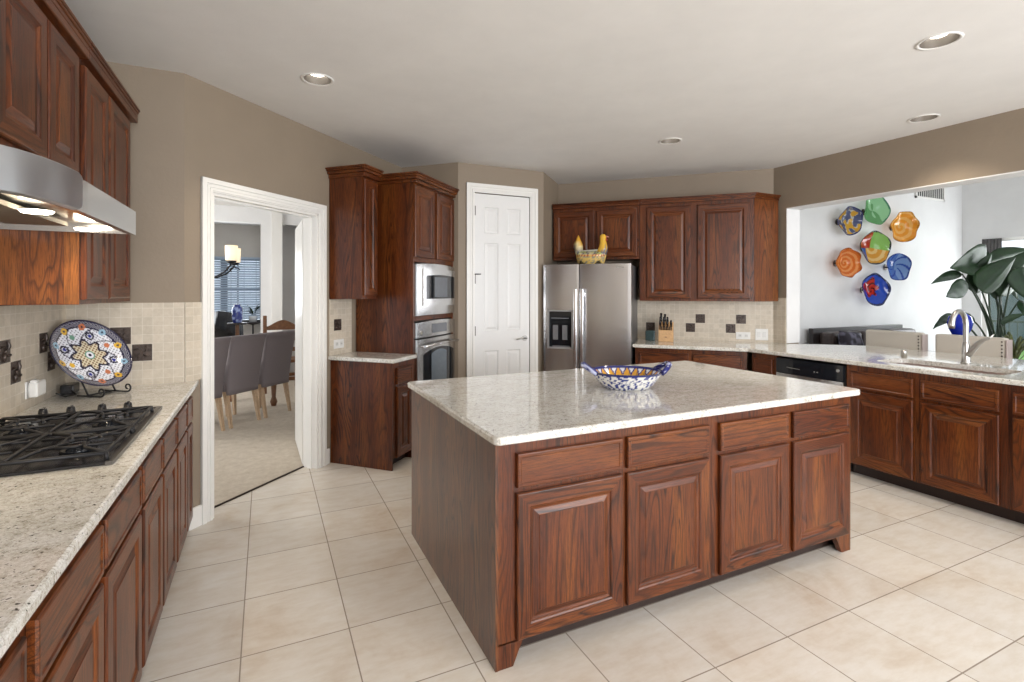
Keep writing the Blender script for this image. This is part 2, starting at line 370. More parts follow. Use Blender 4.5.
# living room
YL = 4.5; XV = 10.655
wall('wall_living_back', XR + .20, XV + .15, YL, YL + .12, 0, 3.75, 'white')
wall('wall_living_left', XR + .20, XR + .24, 3.90, YL, 0, 3.75, 'white')
mb = MB(); mb.box(XV, XV + .15, 4.25, YL, 0, 3.75); mb.box(XV, XV + .15, 1.2, 4.25, 2.335, 3.75); mb.box(XV, XV + .15, -3.0, 1.2, 0, 3.75); mb.box(XV, XV + .15, 1.2, 4.25, 0, .05)
struct(mb.build('wall_living_right', M['white']))
struct(MB().box(XR + .02, XR + .20, -3.0, 3.9, H + .141, 3.75).build('wall_living_upper', M['white']))
# wall behind the camera with window openings
mb = MB(); xs = [(-1.17, -.1), (1.9, 2.9), (4.9, 6.4), (9.2, 10.9)]
for a, b in xs: mb.box(a, b, -3.1, -2.98, 0, 3.75)
for a, b, z in ((-.1, 1.9, 2.6), (2.9, 4.9, 2.6), (6.4, 9.2, 3.3)): mb.box(a, b, -3.1, -2.98, z, 3.75); mb.box(a, b, -3.1, -2.98, 0, .5)
struct(mb.build('wall_behind', M['taupe']))
# dining room
DW = 9.0
mb = MB(); mb.box(-1.86, -1.42, DW, DW + .14, 0, H); mb.box(-3.7, -1.86, DW, DW + .14, 0, H) if False else None
def onY(u, Y):
    t = (u - CX) / FPX; k = Y / (CS - t * SN); return k * (SN + t * CS)
xa, xb, xc, xd = onY(205, DW), onY(260.6, DW), onY(282.3, DW), onY(312, DW); zt = 2.57
mb.box(-3.7, xa, DW, DW + .14, 0, H); mb.box(xb, xc, DW, DW + .14, 0, H); mb.box(xd, 1.9, DW, DW + .14, 0, H); mb.box(xa, xb, DW, DW + .14, zt, H); mb.box(xc, xd, DW, DW + .14, zt, H)
struct(mb.build('wall_dining_far', M['white']))
xt = onY(271.5, DW)
struct(MB().box(xt, xc, DW - .05, DW - .001, 0, H).build('trim_dining_pilaster', M['trim']))
wall('wall_dining_left', -3.8, -3.68, 3.8, 11.7, 0, H, 'white'); wall('wall_dining_right', 1.6, 1.7, 5.65, 11.7, 0, H, 'white')
wall('wall_niche', xc - .2, 1.6, DW + .45, DW + .55, 0, H, 'white')
wall('wall_niche_side', xc - .3, xc - .2, DW + .14, 11.5, 0, H, 'white')
# bay wall with a window
BY = 11.5; bx0, bx1 = onY(200, BY), onY(262, BY)
mb = MB(); mb.box(-3.7, bx0, BY, BY + .12, 0, H); mb.box(bx1, xc - .2, BY, BY + .12, 0, H); mb.box(bx0, bx1, BY, BY + .12, 2.17, H); mb.box(bx0, bx1, BY, BY + .12, 0, .86)
struct(mb.build('wall_bay', M['greige']))
mb = MB(); mb.box(bx0, bx1, BY + .02, BY + .06, .86, .90); mb.box(bx0, bx1, BY + .02, BY + .06, 2.13, 2.17)
xm = onY(224, BY)
for x, w in ((bx0, .04), (bx1 - .04, .04), (xm - .06, .12), (onY(237, BY), .03)): mb.box(x, x + w, BY + .02, BY + .06, .9, 2.13)
mb.box(bx0, bx1, BY + .02, BY + .06, 1.50, 1.54)
w1 = struct(mb.build('window_1', M['darkwood']))
struct(MB().box(bx0, bx1, BY + .07, BY + .076, .88, 2.15).build('glass_pane', M['pane'], w1))
mb = MB()
for i in range(26): z = .92 + i * .047; mb.loft([[(x, BY - .040, z), (x, BY - .012, z + .038), (x, BY - .010, z + .036), (x, BY - .038, z - .002)] for x in (bx0 + .01, bx1 - .01)], smooth=False)
for u in (231, 244, 256): x = onY(u, BY); mb.box(x, x + .008, BY - .05, BY - .046, .9, 2.16)
mb.box(bx0, bx1, BY - .05, BY - .002, 2.13, 2.17)
tag(mb.build('window_blind', plain('grey blue blind slats', (.38, .46, .56), .5)), 'horizontal slat blind over the far bay window of the dining side', 'blind')
# doorway casing and jamb
def casing(name, loc, rz, x0, x1, z1, w=.083, t=.022, jamb=0):
    root = None
    def prof_boxes(mb, a, b, vert):  # stepped colonial profile
        for f0, f1, tt in ((0, 1, .010), (.10, .96, .016), (.55, .92, t), (.16, .26, .020)):
            yield f0, f1, tt
    mb = MB()
    for f0, f1, tt in ((0, 1, .012), (.62, 1, t), (.10, .30, .019), (.34, .5, .017)):
        mb.box(x0 - w * f1, x0 - w * f0, -tt, 0, 0, z1 + w * f1); mb.box(x1 + w * f0, x1 + w * f1, -tt, 0, 0, z1 + w * f1)
        mb.box(x0 - w * f1, x1 + w * f1, -tt * .999, 0, z1 + w * f0, z1 + w * f1)
    o = struct(mb.build(name, M['trim'], loc=loc, rz=rz, bev=.0015))
    if jamb:
        mb = MB(); mb.box(x0, x0 + .018, 0, jamb, 0, z1); mb.box(x1 - .018, x1, 0, jamb, 0, z1); mb.box(x0, x1, 0, jamb, z1 - .018, z1)
        mb.box(x0 + .018, x0 + .03, .05, .085, 0, z1 - .018); mb.box(x1 - .03, x1 - .018, .05, .085, 0, z1 - .018); mb.box(x0 + .018, x1 - .018, .05, .085, z1 - .03, z1 - .018)
        j = mb.build('jamb', M['trim'], o)
        o2 = j
    return o
casing('trim_1', (-.45, 3.65, 0), A45, o0, o1, oz, jamb=WT)
casing('trim_2', (0, YP, 0), 0, p0 + .012, p1 - .012, pz - .008, w=.095)
struct(MB().box(o0, o1, .130, .142, 0, .010).build('trim_threshold', M['bronze'], loc=(-.45, 3.65, 0), rz=A45))
mb = MB(); mb.box(o1 + .084, o1 + .13, -.016, 0, 0, .13); mb.box(.02, o0 - .084, -.016, 0, 0, .13)
struct(mb.build('baseboard_doorway', M['trim'], loc=(-.45, 3.65, 0), rz=A45, bev=.003))
mb = MB(); mb.box(1.84, p0 - .085, YP - .014, YP, 0, .13); mb.box(p1 + .085, 2.82, YP - .014, YP, 0, .13); struct(mb.build('baseboard_pantry', M['trim'], bev=.003))
struct(MB().box(XR + .24, XV, YL - .016, YL, 0, .13).build('baseboard_living', M['trim'], bev=.003))
mb = MB()
for a, b in ((-3.68, xa), (xb, xt)): mb.box(a, b, DW - .016, DW, 0, .14)
struct(mb.build('baseboard_dining', M['trim']))
# pantry door, six panels
def sixpanel(mb, w, h, rows, cols, t=.036):
    "front skin with sunken, raised-centre panels; x 0..w, z 0..h, front at y=0"
    xsr = sorted({0, w, *[c for q in cols for c in q]}); zsr = sorted({0, h, *[c for q in rows for c in q]})
    for i in range(len(xsr) - 1):
        for j in range(len(zsr) - 1):
            a, b, c, d = xsr[i], xsr[i + 1], zsr[j], zsr[j + 1]
            if (a, b) in cols and (c, d) in rows:
                L = [(0, 0), (.008, .008), (.016, .008), (.042, .002)]
                rg = [[mb.V(p) for p in ((a + q, y, c + q), (b - q, y, c + q), (b - q, y, d - q), (a + q, y, d - q))] for q, y in L]
                for r1, r2 in zip(rg, rg[1:]):
                    for k in range(4): mb.face([r1[k], r1[(k + 1) % 4], r2[(k + 1) % 4], r2[k]])
                mb.face(rg[-1])
            else: mb.face([mb.V(p) for p in ((a, 0, c), (b, 0, c), (b, 0, d), (a, 0, d))])
    vs = [mb.V(p) for p in ((0, 0, 0), (w, 0, 0), (w, 0, h), (0, 0, h), (0, t, 0), (w, t, 0), (w, t, h), (0, t, h))]
    for q in ((0, 4, 5, 1), (1, 5, 6, 2), (2, 6, 7, 3), (3, 7, 4, 0), (4, 7, 6, 5)): mb.face([vs[i] for i in q])
dw = p1 - p0 - .029; dh = pz - .028
mb = MB(); sixpanel(mb, dw, dh, [(.25, .835), (1.05, 1.985), (2.085, 2.365)], [(.11, .11 + (dw - .32) / 2), (dw - .11 - (dw - .32) / 2, dw - .11)])
d1 = struct(mb.build('door_1', plain('white door paint', (.77, .77, .76), .35, var=.01), loc=(p0 + .0145, YP + .004, .012), fixn=False)); 
mb = MB(); hx = dw - .06; hz = .955
mb.tube([(hx, -.001, hz), (hx, -.012, hz)], .030, 20); mb.tube([(hx, -.01, hz), (hx, -.045, hz)], .010, 12); mb.tube([(hx, -.045, hz), (hx - .05, -.050, hz + .004), (hx - .12, -.045, hz - .008)], [.011, .009, .007], 10)
mb.build('door_handle', M['chrome'], d1)
for z in (.22, 1.0, 1.55, 2.27):
    mb = MB(); mb.tube([(-.006, -.008, z), (-.006, -.008, z + .10)], .007, 8); mb.box(-.005, .012, -.002, .001, z, z + .1)
    if z == 1.55: mb.tube([(-.006, -.010, z + .1), (.05, -.03, z + .1), (.06, -.03, z + .1)], .006, 8)
    mb.build('hinge', M['reflector'], d1)
# open dining door leaf
mb = MB(); sixpanel(mb, .80, 2.08, [(.25, .82), (.98, 1.52), (1.64, 1.95)], [(.11, .36), (.44, .69)])
dx, dy = .322, 4.625
ang = math.atan2(5.40 - dy, .305 - dx)
d2 = struct(mb.build('door_2', M['trim'], loc=(dx, dy, .012), rz=ang, fixn=False))
for z in (.2, 1.85):
    MB().box(-.02, .03, -.006, .0, z, z + .1).build('hinge', M['trim'], d2)

# ------------------------------------------------------------ backsplashes with accent tiles
def splash(name, org, rz, w, z1, acc, t=.010, z0=.925):
    # origin z = 1.065 so that the mosaic rows line up with the accents
    o = struct(MB().box(0, w, -t, 0, z0 - 1.065, z1 - 1.065).build(name, M['mosaic'], loc=(org[0], org[1], 1.065), rz=rz))
    for (x, z) in acc:
        mb = MB(); s = .101; y = -t - .002
        def P(a, b, d): return (x + a, y - d, z + b)
        mb.box(x + .002, x + s, y, -t + .002, z + .002, z + s)
        c = s / 2 + .001
        for k in range(4):
            a0 = PI / 4 + k * PI / 2; pts = []
            for i in range(7):
                r = .012 + .006 * i; a = a0 + .16 * (i - 3) ; pts.append(P(c + r * math.cos(a), c + r * math.sin(a), .003))
            mb.tube(pts, [.002, .006, .009, .010, .009, .006, .002], 6, flat=.5)
        mb.tube([P(c, c, -.001), P(c, c, .007)], .009, 8)
        mb.build('accent_tile', M['accent'], o)
    return o
# local x must start on the tile grid: left wall faces +X, so its local x runs along +Y (rz=+90)
splash('backsplash_left', (XL, 2.84 - 36 * .0525), PI / 2, YE - (2.84 - 36 * .0525), 1.417, [(36 * .0525, .103), (38 * .0525, 0), (44 * .0525, .103), (46 * .0525, 0)])
x0 = -.715 - 6 * .0525
splash('backsplash_left_end', (x0, YE), 0, -.45 - x0, 1.412, [(4 * .0525, .103), (6 * .0525, 0)])
splash('backsplash_doorway_left', (-.45, YE), A45, .12, 1.412, [])
splash('backsplash_small', (.5, 4.6), A45, .30, 1.41, [(.05, .07)])
bs = 3.78; 
k0 = (4.067 - bs) / R2
splash('backsplash_back', (bs, 8.79 - bs), -A45, (5.02 - bs) / R2, 1.41, [(.415, -.05), (.855, -.05), (.855 + .105, .055), (1.275, -.05), (1.38, .055)])
splash('backsplash_right', (XR, 3.77), -PI / 2, .15, 1.41, [])

# ------------------------------------------------------------ cabinets
CT = .925; CB = CT - .035
WM = [M['wv'], M['wh']]
def base_cab(name, label, loc, rz, w, cols, d=.60, h=CB, toe=.085, cat='cabinet', left_end=False, right_end=False, group=None, toe_h=.095, drawer=(.705, .842), door=(.105, .684), lname=None):
    """local x right, y into the cabinet, face frame at y=0. cols: list of (x0, x1) for drawer over door"""
    t = thing(name, label, cat, (loc[0], loc[1], 0), rz, group)
    mb = MB(); mb.box(0, w, 0, d, toe_h, h)
    mb.build('carcass', WM, t)
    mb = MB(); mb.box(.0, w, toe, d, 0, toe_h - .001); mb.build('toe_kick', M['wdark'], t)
    for (a, b) in cols:
        MB().panel(a, b, *door, y=-.021).build('door', WM, t)
        if drawer: MB().panel(a, b, *drawer, y=-.021, slab=True).build('drawer_front', WM, t)
    def foot(x0, x1, nm, dirx):
        mb = MB(); pts = [(-.001, 0), (-.001, h), (d, h), (d, 0)]
        mb.box(x0, x1, -.001, d, 0, h); mb.build(nm, [M['wpanel'] if d > 1 else M['wv']], t)
    if left_end: foot(-.012, .0, 'end_panel', 1)
    if right_end: foot(w, w + .012, 'end_panel', -1)
    return t
def foot_block(t, x0, x1, xt, h=.10):
    mb = MB(); a, b, c = [(x0, .0), (x1, .0)], None, None
    v = [(x0, 0), (x1, 0), (xt, h), (x0, h)]
    f = [mb.V((p[0], 0, p[1])) for p in v]; g = [mb.V((p[0], .03, p[1])) for p in v]
    mb.face(f); mb.face(g[::-1])
    for k in range(4): mb.face([f[k], f[(k + 1) % 4], g[(k + 1) % 4], g[k]])
    mb.build('foot', WM, t)
# island
IY = 1.80; IX0, IX1 = .823, 3.030; xm = 1.955
i1 = base_cab('kitchen_island_cabinet', 'red brown oak island cabinet with the plain wood side facing the doorway', (IX0, IY), 0, xm - IX0, [(.898 - IX0, 1.411 - IX0), (1.438 - IX0, 1.925 - IX0)], d=1.245, left_end=True)
foot_block(i1, .0, .065, .11)
i2 = base_cab('kitchen_island_cabinet', 'red brown oak island cabinet nearest the sink run', (xm + .001, IY), 0, IX1 - xm - .001, [(1.998 - xm, 2.492 - xm), (2.530 - xm, 3.003 - xm)], d=1.245, right_end=True)
foot_block(i2, IX1 - xm - .001, IX1 - xm - .066, IX1 - xm - .12)
def rrect(x0, x1, y0, y1, r, n=6):
    out = []
    for cx_, cy_, a0 in ((x1 - r, y0 + r, -PI / 2), (x1 - r, y1 - r, 0), (x0 + r, y1 - r, PI / 2), (x0 + r, y0 + r, PI)):
        for i in range(n + 1): a = a0 + PI / 2 * i / n; out.append((cx_ + r * math.cos(a), cy_ + r * math.sin(a)))
    return out
tag(MB().prism(rrect(.79, 3.075, 1.752, 3.085, .03), CB + .0005, CT, c=.008).build('island_countertop', M['granite']), 'large rectangular cream granite top of the island', 'countertop')
# left run
LXF = -.42
yb = [1.50, 1.99, 2.43, 2.86, 3.39, 3.70]
lu = [('drawer base cabinet nearest the camera under the cooktop wall', 1.05, 1.505, [(.02, .44)]), ]
def left_cab(y0, y1, cols, label, nm='base_cabinet'):
    return base_cab(nm, label, (LXF, y0), PI / 2, y1 - y0, [(a - y0, b - y0) for a, b in cols], d=.605)
left_cab(.70, 1.25, [(.73, 1.225)], 'dark oak base cabinet cut by the bottom left corner of the photo')
left_cab(1.251, 2.21, [(1.275, 1.72), (1.75, 2.19)], 'dark oak base cabinet under the near half of the gas cooktop')
left_cab(2.211, 3.0, [(2.235, 2.60), (2.63, 2.98)], 'dark oak base cabinet under the far half of the gas cooktop')
left_cab(3.001, 3.62, [(3.025, 3.36), (3.385, 3.60)], 'dark oak base cabinet in the left run beside the white doorway')
cc = .003
pts = [(XL + cc, .5), (-.38, .5), (-.38, 3.715), (-.452, 3.648 - .0), (XL + cc, 3.648)]
tag(MB().prism(pts, CB + .0005, CT, c=.008).build('countertop', M['granite']), 'long cream granite counter on the left under the cooktop', 'countertop')
# peninsula
PX = 4.29
def pen_cab(y1, y0, cols, label, drawer=(.705, .842)):
    return base_cab('base_cabinet', label, (PX, y1), -PI / 2, y1 - y0, [(y1 - a, y1 - b) for a, b in cols], d=.60, drawer=drawer)
pen_cab(3.45, 3.195, [(3.425, 3.225)], 'narrow oak base cabinet left of the dishwasher')
pen_cab(2.565, 1.575, [(2.53, 2.095), (2.045, 1.615)], 'two-door oak sink base cabinet right of the dishwasher')
pen_cab(1.574, .60, [(1.55, 1.11), (1.06, .63)], 'oak base cabinet cut by the right edge of the photo')
# back run base
bf = 7.87
def back_cab(xw0, xw1, cols, label):
    s0 = xw0; w = (xw1 - xw0) / R2
    return base_cab('base_cabinet', label, (xw0, bf - xw0), -A45, w, [((a - xw0) / R2, (b - xw0) / R2) for a, b in cols], d=.62)
back_cab(3.57, 4.33, [(3.60, 3.945), (3.975, 4.30)], 'two-door oak base cabinet below the knife block beside the fridge')
pen_pts = [(4.26, .4), (5.60, .4), (5.60, 3.12), (5.24, 3.47), (XR + .003, 3.60), (XR - .003, 3.768), (3.327 + .68, 5.463 - .685), (3.505, 4.265), (4.26, 3.475)]
def mkslab():
    a = MB().prism(pen_pts, CB + .0005, CT, c=.008).build('peninsula_countertop', M['granite'])
    c = MB().prism(rrect(4.40, 4.80, 1.66, 2.44, .09), .8, 1.0).build('cut', M['granite'])
    md = a.modifiers.new('b', 'BOOLEAN'); md.object = c; md.operation = 'DIFFERENCE'; md.solver = 'EXACT'
    dg = bpy.context.evaluated_depsgraph_get(); me = bpy.data.meshes.new_from_object(a.evaluated_get(dg)); a.modifiers.clear(); a.data = me
    bpy.data.objects.remove(c); return a
tag(mkslab(), 'angled cream granite counter with the sink along the opening to the living room', 'countertop')
# upper cabinets
def upper(name, label, loc, rz, w, z0, z1, cols, d=.33, crown=True, crown_l=0, crown_r=0, dz=(.03, .03), cr=(.07, .05)):
    t = thing(name, label, 'cabinet', (loc[0], loc[1], 0), rz)
    MB().box(0, w, 0, d, z0, z1).build('carcass', WM, t)
    for a, b in cols: MB().panel(a, b, z0 + dz[0], z1 - dz[1], y=-.021).build('door', WM, t)
    if crown:
        mb = MB(); ch, cp = cr
        for i, (zz0, zz1, pp) in enumerate(((z1 - .012, z1 + ch * .3, .012), (z1 + ch * .3, z1 + ch * .62, cp * .55), (z1 + ch * .62, z1 + ch * .8, cp * .8), (z1 + ch * .8, z1 + ch, cp))):
            mb.box(-crown_l * pp, w + crown_r * pp, -pp - .022, d if (crown_l or crown_r) else .02, zz0, zz1)
        mb.build('crown_molding', [M['wh']], t, bev=.004)
    return t
UX = -.70
t = upper('upper_cabinet', 'short oak upper cabinet directly above the range hood', (UX, 1.45), PI / 2, 1.199, 1.875, 2.46, [(.02, .40), (.425, .795), (.815, 1.125)], dz=(.055, .035), d=.327, cr=(.07, .022))
MB().box(0, 1.20, -.004, .02, 1.845, 1.874).build('light_rail', [M['wh']], t)
t = upper('upper_cabinet', 'tall oak upper cabinet between range hood and beige end wall', (UX, 2.652), PI / 2, .878, 1.425, 2.46, [(.01, .345), (.375, .78)], crown_r=1, dz=(.02, .035), d=.327, cr=(.07, .022))
MB().box(-.001, 0.0, .052, .326, 1.426, 1.87).build('side_panel', [M['wlit']], t, )
MB().box(-.004, 0.0, .0, .05, 1.426, 1.87).build('side_stile', [M['wlit']], t)
# back uppers
def bk(xw, s=8.32): return (xw, s - xw)
upper('upper_cabinet', 'short oak upper cabinet above the fridge behind the hen basket', bk(3.105), -A45, (3.806 - 3.105) / R2, 1.845, 2.46, [(.012, .485), (.515, .965)], d=.326, dz=(.03, .05), cr=(.045, .035))
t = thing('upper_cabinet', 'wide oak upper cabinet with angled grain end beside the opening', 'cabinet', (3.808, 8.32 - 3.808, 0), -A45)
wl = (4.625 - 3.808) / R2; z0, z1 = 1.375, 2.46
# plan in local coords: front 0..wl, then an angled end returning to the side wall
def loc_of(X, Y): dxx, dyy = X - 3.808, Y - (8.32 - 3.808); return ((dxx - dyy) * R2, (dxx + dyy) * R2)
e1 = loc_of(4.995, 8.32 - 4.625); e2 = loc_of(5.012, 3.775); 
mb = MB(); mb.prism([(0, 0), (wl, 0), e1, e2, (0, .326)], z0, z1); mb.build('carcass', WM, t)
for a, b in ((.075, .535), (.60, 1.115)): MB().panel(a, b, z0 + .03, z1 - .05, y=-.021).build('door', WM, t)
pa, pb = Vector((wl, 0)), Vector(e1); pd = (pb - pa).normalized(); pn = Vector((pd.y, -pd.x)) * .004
mb = MB(); mb.prism([(pa + pn)[:], (pb + pn - pd * .012)[:], (pb + pn * .1 - pd * .012)[:], (pa + pn * .1)[:]], z0, z1 - .01); mb.build('end_panel', wood('opening lit oak end panel', hue=(1.5, 1.75, 1.9), rough=.4), t)  # thin plate, light from the opening put into its paler oak colour
mb = MB()
for zz0, zz1, pp in ((z1 - .01, z1 + .015, .01), (z1 + .015, z1 + .03, .022), (z1 + .03, z1 + .045, .035)):
    mb.prism([(0, -pp - .02), (wl + pp * .4, -pp - .02), (e1[0] + pp * .6, e1[1] - pp * .9 + .0), e2, (0, .326)], zz0, zz1)
mb.build('crown_molding', [M['wh']], t)
# small run by the doorway
sx, sy = .957, 4.198
LC = base_cab('base_cabinet', 'small oak base cabinet standing between white doorway and oven tower', ((5.135 - 3.225) / 2, (5.135 + 3.225) / 2), A45, .338, [(.045, .29)], d=.612, left_end=True, door=(.095, .684))
w2 = lambda sm, off: ((sm - off) / 2, (sm + off) / 2)
c1, c2, c3, c4 = w2(5.07, 3.17), w2(5.60, 3.17), w2(5.60, 4.09), w2(5.07, 4.09)
tag(MB().prism([c1, c2, c3, c4], CB + .0005, CT, c=.008).build('countertop', M['granite']), 'small cream granite top beside the oven tower', 'countertop')
upper('upper_cabinet', 'narrow oak upper cabinet hanging right of the white doorway', w2(5.095, 3.63), A45, .222, 1.415, 2.46, [(.025, .21)], d=.327, crown_l=1, cr=(.075, .055))
# oven tower
TW = .82; tx, ty = w2(5.62, 3.235)
t = thing('oven_tower_cabinet', 'tall oak cabinet housing the microwave and wall oven', 'cabinet', (tx, ty, 0), A45)
mb = MB(); mb.box(0, .02, 0, .60, 0, 2.46); mb.box(TW - .02, TW, 0, .60, 0, 2.46); mb.box(.02, TW - .02, .58, .60, 0, 2.46)
mb.box(.02, TW - .02, 0, .58, .095, .43); mb.box(.02, TW - .02, 0, .58, 1.215, 1.255); mb.box(.02, TW - .02, 0, .58, 1.745, 2.46); mb.box(.02, TW - .02, .08, .58, 0, .094)
mb.build('carcass', WM, t)
for a, b in ((.012, .375), (.435, .81)): MB().panel(a, b, 1.79, 2.43, y=-.021).build('door', WM, t)
MB().panel(.03, TW - .03, .12, .40, y=-.021, slab=True).build('drawer_front', WM, t)
mb = MB()
for zz0, zz1, pp in ((2.45, 2.48, .012), (2.48, 2.505, .030), (2.505, 2.52, .042), (2.52, 2.535, .055)): mb.box(-pp, TW, -pp - .022, .60, zz0, zz1)
mb.build('crown_molding', [M['wh']], t, bev=.004)
# appliances in the tower
def bowfront(x0, x1, z0, z1, y=-.03, bow=.012, back=.0, top_arc=0, n=14, full=.82):
    mb = MB(); rings = []
    for i in range(n + 1):
        f = i / n; x = x0 + (x1 - x0) * f; yy = y - .012 * (1 - (2 * x / full - 1) ** 2); zt_ = z1 + top_arc * (1 - (2 * f - 1) ** 2)
        rings.append([(x, yy, z0), (x, back, z0), (x, back, zt_), (x, yy, zt_)])
    mb.loft(rings, smooth=False); return mb
OV = (tx, ty, 0)
t = thing('microwave_oven', 'stainless built-in microwave above the wall oven', 'microwave', OV, A45)
MB().box(.06, TW - .06, .0, .45, 1.262, 1.738).build('body', M['darkgap'], t)
bowfront(.022, TW - .022, 1.262, 1.725, top_arc=.016, y=-.024).build('trim_frame', M['steelh'], t)
bowfront(.10, TW - .05, 1.345, 1.688, y=-.046, bow=.012, back=-.024).build('door', M['steelh'], t)
bowfront(.15, TW - .075, 1.41, 1.625, y=-.0475, bow=.012, back=-.045, top_arc=.012).build('window', M['blackglass'], t)
bowfront(.30, TW - .25, 1.425, 1.615, y=-.0485, bow=.012, back=-.047).build('screen', plain('grey screen', (.12, .13, .15), .25), t)
t = thing('wall_oven', 'stainless wall oven under the microwave', 'oven', OV, A45)
MB().box(.05, TW - .05, .0, .52, .435, 1.21).build('body', M['darkgap'], t)
bowfront(.022, TW - .022, 1.06, 1.195, y=-.028, top_arc=.014).build('control_panel', M['steelh'], t)
bowfront(.30, .58, 1.09, 1.175, y=-.0385, bow=.003, back=-.037).build('display', plain('oven display', (.16, .17, .19), .2), t)
bowfront(.022, TW - .022, .44, 1.045, y=-.03).build('door', M['steelh'], t)
bowfront(.13, TW - .07, .55, .90, y=-.0365, bow=.008, back=-.03, top_arc=.05).build('window', M['blackglass'], t)
bowfront(.26, TW - .25, .56, .90, y=-.0395, bow=.006, back=-.034, top_arc=.03).build('screen', plain('oven screen', (.13, .16, .19), .25), t)
mb = MB(); mb.tube([(.06, -.085, .985), (.41, -.098, .992), (.76, -.085, .985)], .013, 10)
for x in (.07, .75): mb.tube([(x, -.03, .985), (x, -.085, .985)], .01, 8)
mb.build('handle', M['steelh'], t)
mb = MB(); mb.tube([(.09, -.034, 1.105), (.09, -.042, 1.105)], .016, 16); mb.build('badge', M['chrome'], t)

# ------------------------------------------------------------ fridge
fo = w2(7.70, 2.075)  # placeholder, replaced by the line below
FS = 7.70; fx = 2.795
t = thing('refrigerator', 'stainless side-by-side refrigerator with dispenser in the left door', 'refrigerator', (fx, FS - fx, 0), -A45)
FW = .945; sp = .398; fz = 1.775
MB().box(.012, FW - .004, .075, .76, .03, fz - .012).build('body', plain('grey fridge side', (.16, .16, .165), .4, .6), t)
def fdoor(x0, x1, z0, z1):
    mb = MB(); prof = []; n = 16
    for i in range(n + 1):
        f = i / n; x = x0 + (x1 - x0) * f; e = min(f, 1 - f) * (x1 - x0); y = -.012 * (1 - (2 * f - 1) ** 2) + (.012 * (1 - min(1, e / .006)) ** 2) * .12
        prof.append((x, y))
    pts = prof + [(x1, .07), (x0, .07)]
    mb.prism(pts, z0, z1, c=.004); return mb
# left door has a recess for the dispenser: built in four pieces around it
dx0, dx1, dz0, dz1 = .048, .335, .855, 1.275
mb = fdoor(0, sp - .004, .06, fz)
dl = mb.build('door', M['fridge'], t)
c = MB().box(dx0 + .012, dx1 - .012, -.05, .055, dz0 + .015, dz1 - .012).build('cut', M['fridge']); c.parent = t
md = dl.modifiers.new('b', 'BOOLEAN'); md.object = c; md.operation = 'DIFFERENCE'; md.solver = 'EXACT'; bpy.context.view_layer.update()
dg = bpy.context.evaluated_depsgraph_get(); me = bpy.data.meshes.new_from_object(dl.evaluated_get(dg)); dl.modifiers.clear(); dl.data = me; bpy.data.objects.remove(c)
mb = MB(); mb.box(dx0, dx1, -.018, -.004, dz0, dz0 + .018); mb.box(dx0, dx1, -.018, -.004, dz1 - .014, dz1); mb.box(dx0, dx0 + .019, -.018, -.004, dz0, dz1); mb.box(dx1 - .019, dx1, -.018, -.004, dz0, dz1)
dp = mb.build('dispenser_frame', plain('pale steel bezel', (.42, .42, .43), .3, .5), t)
mb = MB(); mb.box(dx0 + .013, dx1 - .013, .045, .054, dz0 + .016, dz1 - .013); mb.box(dx0 + .013, dx1 - .013, -.004, .045, dz1 - .11, dz1 - .013)
mb.build('control_panel', M['blackglass'], dp)
mb = MB()
for x in (.13, .235): mb.box(x - .028, x + .028, .015, .028, .95, 1.11); 
mb.box(dx0 + .05, dx1 - .05, .005, .04, dz0 + .016, dz0 + .03); mb.build('paddle', plain('dispenser paddle grey', (.18, .18, .19), .35), dp)
mb = MB(); mb.box(dx0 + .04, dx1 - .05, -.0055, -.004, 1.185, 1.19); mb.build('panel_marking', plain('pale marking', (.35, .36, .38), .4), dp)
fdoor(sp + .004, FW, .06, fz).build('door', M['fridge'], t)
for x in (sp - .035, sp + .038):
    mb = MB(); mb.box(x - .016, x + .016, -.066, -.050, .42, 1.505, b=.004); mb.box(x - .012, x + .012, -.052, -.008, .46, .50); mb.box(x - .012, x + .012, -.052, -.008, 1.43, 1.47); mb.build('handle', steel('bright handle steel', (.75, .75, .76), .18), t)
MB().box(.03, FW - .03, .06, .09, .0, .055).build('kick_grille', M['darkgap'], t)
mb = MB()
for i, a in enumerate((.0, .012, .024, .036, .048, .060, .072)): mb.box(FW - .15 + a, FW - .15 + a + .008, -.0115, -.0085, fz - .045, fz - .035)
mb.build('badge', M['chrome'], t)

# ------------------------------------------------------------ dishwasher
t = thing('dishwasher', 'stainless dishwasher with black control panel in the peninsula', 'dishwasher', (PX - .0, 3.188, 0), -PI / 2)
MB().box(.006, .612, .0, .57, .10, .872).build('body', M['darkgap'], t)
bowfront(.01, .608, .745, .872, y=-.022, full=.62, back=-.001).build('control_panel', M['blackglass'], t)
bowfront(.01, .608, .115, .738, y=-.020, full=.62, back=-.001).build('door', M['steelh'], t)
MB().box(.01, .608, .05, .1, .0, .1).build('toe_kick', M['darkgap'], t)
mb = MB(); mb.tube([(.57, -.028, .83), (.57, -.034, .83)], .013, 14)
mb.build('badge', M['chrome'], t)
bpnt = plain('pale button print', (.30, .30, .28), .4)
MB().loft([[(x, -.034 - .0 * i, .798 - .0035 * i), (x, -.030, .798 - .0035 * i), (x, -.030, .801 - .0035 * i), (x, -.034, .801 - .0035 * i)] for i, x in enumerate((.12, .18, .245))], smooth=False).build('script_mark', bpnt, t)
for i in range(5): MB().box(.29 + i * .026, .303 + i * .026, -.0335, -.029, .788, .795).build('button', bpnt, t)

